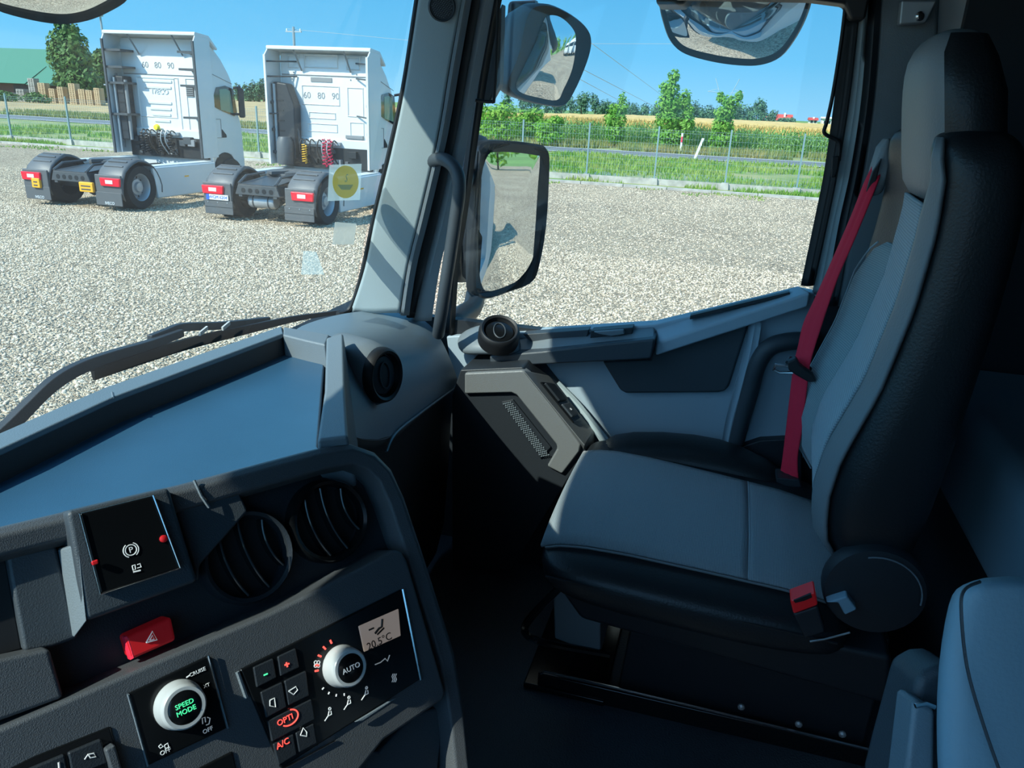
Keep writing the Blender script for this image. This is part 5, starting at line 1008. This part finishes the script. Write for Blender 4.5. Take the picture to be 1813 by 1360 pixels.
def truck(name, label, loc, spec):
    t = thing(name, label, 'truck', (0, 0, 0), 'white tractor units in the yard'); W2 = 1.29; top, fx, wx = spec['top'], spec['fx'], spec['wx']   # roof, fairing edge x, rear wall x
    AX = .64; R = .47
    # chassis
    b = MB(); b.box(.0, 5.0, .36, .44, .52, .76); b.box(.0, 5.0, -.44, -.36, .52, .76); b.box(1.6, 1.75, -.4, .4, .55, .72); b.box(2.6, 2.75, -.4, .4, .55, .72); b.tube([(AX, -1.0, R), (AX, 1.0, R)], .10, 10); b.lathe([(.12, -.2), (.26, 0), (.12, .2)], (AX, 0, R), (0, 1, 0), 14); ch = b.build('chassis_frame', M['chassis'], t, smooth=False)
    b = MB(); b.prism([(-.01, -.52, .56), (-.01, .52, .56), (-.01, .44, .76), (-.01, -.44, .76)], (.05, 0, 0)); cx_ = b.build('rear_crossmember', M['chassis'], t, bevel=.01, seg=1)
    for k in range(5): MB().lathe([(.05, 0), (.05, .004), (.0, .005)], (-.01, -.32 + .16 * k, .65), (-1, 0, 0), 14).build('frame_hole', M['black'], cx_)
    b = MB(); b.add([(0, -.44, .77), (0, .44, .77), (1.0, .40, .86), (1.0, -.40, .86)], [(0, 1, 2, 3)]); b.build('ramp_plate', M['chassis'], t, solid=.015, smooth=False)
    b = MB()
    for s in (-1, 1): b.tube([(.0, s * .42, .78), (.25, s * .40, .92), (.9, s * .40, .94)], .03, 6)
    b.build('ramp_rail', M['chassis'], t)
    ring = [V((1.25 + .48 * cos(q), .46 * sin(q), .98)) for q in [radians(-160 + 320 * i / 24) for i in range(25)]]; inner_ = [V((1.25 + .07 * cos(q), .07 * sin(q), .98)) for q in [radians(-160 + 320 * i / 24) for i in range(25)]]
    b = MB(); b.loft([[a_, c_, c_ - V((0, 0, .07)), a_ - V((0, 0, .07))] for a_, c_ in zip(ring, inner_)]); b.box(1.0, 1.5, -.42, .42, .78, .92); b.build('fifth_wheel', M['fender'], t, bevel=.01, seg=1)
    # wheels and fenders
    for s in (-1, 1):
        wheel(t, AX, s * .66, s * 1.26, R); wheel(t, spec.get('front', 3.95), s * .92, s * 1.26, R, True)
        b = MB(); rows = []
        for i in range(15):
            a_ = radians(200 - 210 * i / 14); rr = .60 + (.012 if i % 3 == 1 else 0); x_ = AX + rr * cos(a_); z_ = R + rr * sin(a_) * .98; rows.append([(x_, s * .62, z_ - .05), (x_, s * .66, z_), (x_, s * 1.22, z_), (x_, s * 1.29, z_ - .05)])
        b.grid(rows); fd = b.build('fender', M['fender'], t, solid=.02, ang=50)
        for i in (4, 5, 6):
            a_ = radians(200 - 210 * (i + .6) / 14); b = MB(); b.obox((AX + .615 * cos(a_), s * .94, R + .605 * sin(a_)), (0, .24, 0), (-sin(a_) * .018, 0, cos(a_) * .018), (cos(a_) * .012, 0, sin(a_) * .012)); b.build('fender_rib', M['fender'], fd, bevel=.005, seg=1)
        b = MB(); b.box(.0, .05, min(s * .62, s * 1.29), max(s * .62, s * 1.29), .36, .76); lb_ = b.build('lamp_bracket', M['fender'], t, bevel=.02, seg=2)
        b = MB(); b.box(-.01, .015, min(s * .60, s * 1.27), max(s * .60, s * 1.27), .12, .40); mf = b.build('mud_flap', M['fender'], t, bevel=.008, seg=1)
        if spec['flapline']: MB().box(-.014, -.008, min(s * .61, s * 1.26), max(s * .61, s * 1.26), .262, .27).build('flap_seam', M['black'], mf, smooth=False)
        if spec['logo']: text('lettering', 'IVECO', .085, (-.013, s * .95 - (0 if s < 0 else .05), .17), (0, -1, 0), (0, 0, 1), M['plate'], mf, .002)
        else:
            for k in range(3): MB().lathe([(.014, 0), (.01, .006)], (-.012, s * (.72 + .23 * k), .36), (-1, 0, 0), 8).build('flap_bolt', M['steel'], mf)
        z0 = .53; b = MB(); b.prism([(-.045, s * .80, z0), (-.045, s * 1.27, z0), (-.045, s * 1.29, z0 + .17), (-.045, s * .78, z0 + .17)], (.06, 0, 0)); tl = b.build('tail_lamp', M['lampred'], t, bevel=.015)
        MB().box(-.053, -.045, min(s * .93, s * 1.12), max(s * .93, s * 1.12), z0 + .05, z0 + .13).build('lamp_lens', M['lampclear'], tl, bevel=.004, seg=1)
    if spec['plate']:
        pl = MB().box(-.03, -.012, .68, 1.20, .41, .52).build('number_plate', M['plate'], t, bevel=.004, seg=1); MB().box(-.034, -.03, 1.13, 1.20, .41, .52).build('plate_band', M['blue'], pl, smooth=False); text('lettering', spec['plate'], .09, (-.033, .92, .465), (0, -1, 0), (0, 0, 1), M['blue'], pl, .001)
    if spec['yellow']:
        for y0, y1 in ((.80, 1.02), (-.60, -.24)):
            yb = MB().box(-.06, .01, y0, y1, .37, .58).build('chock_holder', M['yellow'], t, bevel=.02)
            for z in (.43, .50): MB().box(-.066, -.06, y0 + .06, y1 - .06, z - .012, z + .012).build('slot', M['chassis'], yb, smooth=False)
    if spec['tank']:
        b = MB(); b.lathe([(.02, -.30), (.12, -.30), (.14, -.26), (.14, .26), (.12, .30), (.02, .30)], (.25, .03, .42), (0, 1, 0), 20); tk_ = b.build('air_tank', M['rim'], t)
        for y in (-.15, .2): MB().lathe([(.146, -.015), (.146, .015)], (.25, y, .42), (0, 1, 0), 20, False).build('tank_strap', M['chassis'], tk_)
    # side skirts
    for s in (-1, 1):
        b = MB(); b.prism([(1.12, s * 1.28, .19), (3.25, s * 1.28, .19), (3.25, s * 1.28, .87), (1.02, s * 1.28, .87)], (0, -s * .10, 0)); sk = b.build('side_skirt', M['white'], t, bevel=.03)
        MB().box(2.05, 2.2, min(s * 1.284, s * 1.28), max(s * 1.284, s * 1.28), .60, .63).build('side_marker', M['yellow'], sk, smooth=False); MB().box(1.05, 3.2, min(s * .95, s * 1.24), max(s * .95, s * 1.24), .80, .90).build('skirt_step', M['whitein'], sk, bevel=.02)
    # cab: side profile lofted across the width
    side = [(wx, .98), (wx, top - .28), (wx + .05, top - .12), (wx + .35, top - .30), (wx + .62, top - .52), (wx + .90, top - .85), (wx + 1.0, top - 1.02), (wx + 1.12, 2.2), (wx + 1.30, 1.7), (wx + 1.33, .75), (wx + 1.30, .45), (wx + .98, .45), (wx + .93, .78), (wx + .78, 1.0), (wx + .5, 1.06), (wx + .25, 1.0), (wx + .10, .85), (wx + .02, .60)]
    cb_ = MB().prism([(x_, -1.20, z_) for x_, z_ in side], (0, 2.40, 0)); cab = cb_.build('cab', M['white'], t, bevel=.035, seg=2)
    for s in (-1, 1):
        y = s * 1.205
        w_ = [(wx + .12, 2.26), (wx + .34, 2.62), (wx + .70, 2.67), (wx + 1.03, 2.60), (wx + 1.12, 2.05), (wx + 1.0, 1.95), (wx + .55, 2.06), (wx + .16, 2.18)]
        wn = MB().prism([(a_, y, c_) for a_, c_ in w_], (0, s * .01, 0)).build('side_window', M['darkglass'], cab, smooth=False)
        MB().prism([(a_, y + s * .008, c_) for a_, c_ in ((wx + .45, 2.10), (wx + .45, 2.58), (wx + .72, 2.60), (wx + .88, 2.55), (wx + .95, 2.02))], (0, s * .006, 0)).build('window_pane', M['farfield'] if False else M['cabpane'], cab, smooth=False)
        b = MB()
        for q in ([(wx + .0, 1.88), (wx + .42, 1.88)], [(wx + .42, 1.88), (wx + .42, 1.44)], [(wx + .42, 1.44), (wx + .02, 1.44)], [(wx + .1, 2.95), (wx + 1.0, 2.72)], [(wx + .08, 2.98), (wx + .08, 1.2)]): b.tube([(p[0], y, p[1]) for p in q], .007, 4)
        b.build('panel_seam', M['seam'], cab); MB().prism([(wx + .44, y, 1.64), (wx + .60, y, 1.50), (wx + .60, y, 1.44), (wx + .44, y, 1.44)], (0, s * .012, 0)).build('door_grip', M['black'], cab, smooth=False)
        ar = [(wx + .48 + .42 * cos(q), .72 + .36 * sin(q)) for q in [pi * i / 12 for i in range(13)]]; MB().prism([(a_, y - s * .02, c_) for a_, c_ in ar], (0, s * .03, 0)).build('wheel_arch', M['black'], cab, smooth=False)
        b = MB(); b.prism([(wx + 1.05, s * 1.30, 1.92), (wx + 1.18, s * 1.36, 1.92), (wx + 1.18, s * 1.36, 2.62), (wx + 1.05, s * 1.30, 2.68)], (0, s * .07, 0)); mr = b.build('wing_mirror', M['plastic2'], t, bevel=.04); b = MB(); b.tube([(wx + 1.05, s * 1.2, 2.62), (wx + 1.1, s * 1.38, 2.66)], .03, 6); b.tube([(wx + 1.05, s * 1.2, 2.0), (wx + 1.1, s * 1.38, 2.0)], .03, 6); b.build('mirror_arm', M['plastic2'], mr)
    ws_ = MB().prism([(wx + 1.01, -1.1, top - 1.05), (wx + 1.01, 1.1, top - 1.05), (wx + 1.27, 1.15, 1.75), (wx + 1.27, -1.15, 1.75)], (.02, 0, 0)).build('windscreen', M['darkglass'], cab, smooth=False)
    # rear wall relief
    def rp(y0, y1, z0, z1, name, th=.02, m='whitein', bv=.02): return MB().box(wx - th, wx + .01, min(y0, y1), max(y0, y1), z0, z1).build(name, M[m], cab, bevel=min(bv, th * .9), seg=2)
    def frame(y0, y1, z0, z1, name='pressed_panel', w_=.035, th=.018):
        b = MB(); o_ = [(y0, z0), (y1, z0), (y1, z1), (y0, z1)]; c_ = ((y0 + y1) / 2, (z0 + z1) / 2); i_ = [(c_[0] + (a_ - c_[0]) * (1 - w_ / abs(y1 - y0) * 2), c_[1] + (z - c_[1]) * (1 - w_ / abs(z1 - z0) * 2)) for a_, z in o_]
        for k in range(4):
            j = (k + 1) % 4; b.add([(wx, *o_[k]), (wx, *o_[j]), (wx - th, *[o_[j][q] + (i_[j][q] - o_[j][q]) * .5 for q in (0, 1)]), (wx - th, *[o_[k][q] + (i_[k][q] - o_[k][q]) * .5 for q in (0, 1)]), (wx, *i_[j]), (wx, *i_[k])], [(0, 1, 2, 3), (3, 2, 4, 5)])
        return b.build(name, M['whitein'], cab, smooth=False)
    bk_ = rp(-1.1, 1.1, 1.38, 1.60, 'rear_bulge', .06, 'whitein', .03)
    MB().tube([(wx - .005, -1.05, spec['seam']), (wx - .005, 1.15, spec['seam'])], .012, 6).build('roof_seam', M['seam'], cab)
    if spec['kind'] == 1:
        frame(-.42, .82, 1.52, 2.80); frame(.80, -.30, 1.85, 2.78, w_=.03)
        for k in range(6): z = 2.70 - .14 * k - (.22 if k > 1 else 0); rp(-.22 + .03 * k, .64 - .05 * k, z - .035, z + .035, 'pressed_rib', .022, 'whitein', .018)
        text('lettering', 'IVECO', .17, (wx - .004, .15, 2.46), (0, -1, 0), (0, 0, 1), M['plate2'], cab, .012)
        text('lettering', '60   80   90', .20, (wx - .004, .14, 3.06), (0, -1, 0), (0, 0, 1), M['seam'], cab, .002)
        frame(-.60, -.95, 1.55, 2.80); lv = rp(-.62, -.82, 2.38, 2.62, 'air_louvre', .03, 'seam', .006)
        for k in range(5): MB().box(wx - .036, wx - .03, -.81, -.63, 2.405 + .045 * k, 2.42 + .045 * k).build('slat', M['black'], lv, smooth=False)
        MB().lathe([(.01, -.04), (.075, -.035), (.085, 0), (.06, .05), (0, .06)], (wx - .15, .24, 1.62), (-1, 0, .1), 16).build('beacon', M['yellowlamp'], t)
    else:
        frame(.57, -.30, 3.12, 3.42); frame(.66, -.32, 2.32, 2.76); rp(.41, -.13, 2.83, 2.93, 'vent_strip', .015, 'seam', .004); frame(.50, -.20, 2.02, 2.18, w_=.03); frame(.55, -.24, 1.73, 1.93, w_=.03); frame(-.50, -.92, 2.1, 2.75); frame(-.55, -.92, 1.60, 2.0); frame(-.50, -.85, 3.1, 3.4); frame(1.0, .7, 3.1, 3.4)
        text('lettering', '60   80   90', .20, (wx - .004, .16, 2.53), (0, -1, 0), (0, 0, 1), M['seam'], cab, .002); rp(-.45, -.90, 1.62, 1.70, 'step_bar', .05, 'seam', .01)
        for y, z in ((.9, 2.88), (-.6, 2.9), (.85, 3.02), (-.75, 3.02)): MB().lathe([(.02, 0), (.015, .01)], (wx, y, z), (-1, 0, 0), 8).build('screw', M['seam'], cab)
    # fairings
    for s in (-1, 1):
        y = s * W2; b = MB(); b.prism([(fx, y, .98), (wx + .12, y, .98), (wx + .12, y, top - .10), (wx - spec['lip'] + .02, y, top - .07), (fx + .02, y, top - .20)], (0, -s * .035, 0)); sf = b.build('side_fairing', M['white'], t, bevel=.012)
        MB().box(fx - .012, fx + .03, min(y, y - s * .05), max(y, y - s * .05), .98, top - .2).build('rubber_edge', M['chassis'] if spec['kind'] == 1 else M['white'], sf, smooth=False)
        for z in spec['brackets']:
            b = MB(); b.box(fx + .04, wx, min(s * .80, y - s * .03), max(s * .80, y - s * .03), z - .025, z + .025) if spec['kind'] == 1 else b.tube([(fx + .06, y - s * .04, z), (wx - .02, s * .75, z + .03)], .018, 6); b.build('bracket', M['chassis'], sf, smooth=False)
        if spec['kind'] == 1: MB().tube([(fx + .3, y - s * .08, 1.1), (fx + .3, y - s * .08, 2.85)], .025, 6).build('fairing_strut', M['seam'], sf)
        else:
            MB().tube([(fx + .2, y - s * .06, 1.2), (fx + .2, y - s * .06, 2.75)], .022, 6).build('fairing_strut', M['chassis'], sf)
            for z in (1.25, 1.75, 2.35): MB().box(fx + .12, fx + .32, min(y - s * .12, y - s * .03), max(y - s * .12, y - s * .03), z - .03, z + .03).build('strut_clip', M['chassis'], sf, smooth=False)
    b = MB(); e0 = wx - spec['lip']; prof = [(e0, top - .03), (e0 + .02, top), (wx + .10, top - .04), (wx + .40, top - .30), (wx + .38, top - .34), (wx + .05, top - .10), (e0, top - .08)]
    b.prism([(x_, -W2, z_) for x_, z_ in prof], (0, 2 * W2, 0)); rf = b.build('roof_deflector', M['white'], t, bevel=.012)
    for y in (.62, -.62): MB().tube([(e0 + .05, y, top - .08), (wx - .03, y, top - .5)], .02, 6).build('deflector_strut', M['seam'], rf)
    # exhaust / intake stack behind the cab on the left
    b = MB(); b.box(wx - .34, wx - .02, .92, 1.22, 1.30, 2.78) if spec['kind'] == 1 else b.prism([(wx - .34, y_, z_) for y_, z_ in ((1.2, 2.8), (.86, 2.76), (.68, 2.3), (.70, 1.1), (1.2, 1.1))], (.3, 0, 0)); ex = b.build('intake_stack', M['plastic2'], t, bevel=.03)
    for k in range(5): MB().box(wx - .346, wx - .34, .95, 1.19, 1.5 + .22 * k, 1.53 + .22 * k).build('stack_groove', M['black'], ex, smooth=False)
    MB().tube([(wx - .30, .88, 1.3), (wx - .30, .88, 2.7)], .04, 8).build('pipe', M['seam'], ex); MB().tube([(wx - .36, 1.16, 1.0), (wx - .36, 1.16, 2.75)], .035, 8).build('pipe', M['steel'], ex)
    if spec['kind'] == 2:
        MB().tube(smoothpath([(wx - .2, 1.1, 2.75), (wx - .25, .95, 2.3), (wx - .2, .72, 1.8), (wx - .2, .66, 1.45)], 5), .035, 8).build('hose_pipe', M['fender'], ex); b = MB(); b.lathe([(.17, 0), (.19, .05), (.19, .5), (.14, .62)], (wx - .42, .92, .98), (0, 0, 1), 20); b.build('filter_drum', M['fender'], t)
    # dark machinery below the rear wall, hoses
    b = MB(); b.box(wx - .08, wx + .1, -1.12, 1.12, .92, 1.40); un = b.build('under_cab_frame', M['black'], t, smooth=False)
    rr_ = random.Random(spec['kind'])
    for k in range(16):
        y = rr_.uniform(-1.0, 1.0); z = rr_.uniform(1.0, 1.35); s_ = rr_.uniform(.04, .12); MB().box(wx - .08 - s_, wx - .06, y - s_, y + s_, z - s_ * .8, z + s_ * .8).build('machinery_block', M[rr_.choice(['chassis', 'fender', 'seam', 'black'])], un, bevel=.01, seg=1)
    hb = MB().box(wx - .16, wx - .02, -.35, .60, 1.46, 1.53).build('hose_rail', M['steel'], t, smooth=False)
    for k, y in enumerate((.55, .44, .30, .10, -.02, -.15, -.28)): MB().tube(smoothpath([(wx - .12, y, 1.5), (wx - .26, y + .03, 1.56), (wx - .3, y + .05, 1.3), (wx - .18, y - .05, 1.0)], 4), .016, 6).build('hose', M['steel'] if k in (4, 5) else M['black'], hb)
    cols = spec['coils']
    for y, m_, z0, z1, n_ in cols: MB().tube(coil((wx - .26, y, z0), (wx - .26, y, z1), .055, 8, 0), .014, 5).build('coiled_hose', M[m_], t); 
    t.location = loc; return t
M['plate2'] = mat('embossed_white', (.62, .64, .65), .4); M['yellowlamp'] = mat('yellow_lamp', (.9, .75, .02), .3); M['cabpane'] = mat('cab_side_pane', (.18, .30, .22), .08)
TR1 = truck('tractor_truck', 'white tractor truck seen from behind, left one, yellow chock holders and dark hoses', (13.85, 13.75, 0), dict(kind=1, top=3.80, fx=2.78, wx=3.28, seam=2.85, lip=.42, plate='', yellow=True, tank=False, logo=True, flapline=False, brackets=(3.36, 2.98, 2.62, 1.9), coils=[(.60, 'black', 1.5, 1.02, 8), (.46, 'black', 1.5, 1.02, 8), (.08, 'black', 1.5, 1.02, 8), (-.22, 'black', 1.5, 1.02, 8)]))
pl = PX
TR2 = truck('tractor_truck', 'white tractor truck seen from behind, right one, yellow and red coiled hoses', (14.03, 9.30, 0), dict(kind=2, top=3.56, fx=2.52, wx=3.05, seam=2.97, lip=.40, plate='WGM 6204', yellow=False, tank=True, logo=False, flapline=True, brackets=(3.22, 2.9, 2.1), coils=[(.51, 'hoseyellow', 1.45, 1.03, 8), (-.02, 'hosered', 1.60, .98, 8), (-.16, 'hosered', 1.60, .98, 8)]))
# trucks and trees behind, seen in the door mirrors, and one truck added for its shadow
_cm = {}
for q in bpy.data.objects:
    if q.parent: _cm.setdefault(q.parent.name, []).append(q)
for i in range(3):
    c = copy_tree(TR1 if i % 2 else TR2, None, _cm); c.location = (13 + 3.9 * i, -38 - 2 * i, 0); c.rotation_euler = (0, 0, radians(100))
    c['label'] = ['white tractor truck reflected in the wide mirror, first of the parked row', 'white tractor truck reflected in the wide mirror, second of the parked row', 'white tractor truck reflected in the wide mirror, third of the parked row'][i]; c['group'] = 'trucks behind, seen in the mirror'
c = copy_tree(TR2, None, _cm); c.location = (-.3, -10.3, 0); c.rotation_euler = (0, 0, radians(90)); c['label'] = 'white tractor truck added unseen behind this cab to cast the door mirror shadow'; c['group'] = 'trucks behind, seen in the mirror'  # unseen truck added to cast the shadow that the door mirror shows
for i in range(9):
    tree('yard_tree', 'green tree at the rear of the yard, %s of the row in the mirror' % ORD[i], (2 + i * 4.8, -52 - 2 * (i % 2), 0), [((0, 0, 3), (2.4, 2.0, 2.6)), ((0, 0, 6), (1.8, 1.6, 2.4))], M['hedge'], .15, 420, .45, 'trees behind the yard', seed=60 + i)
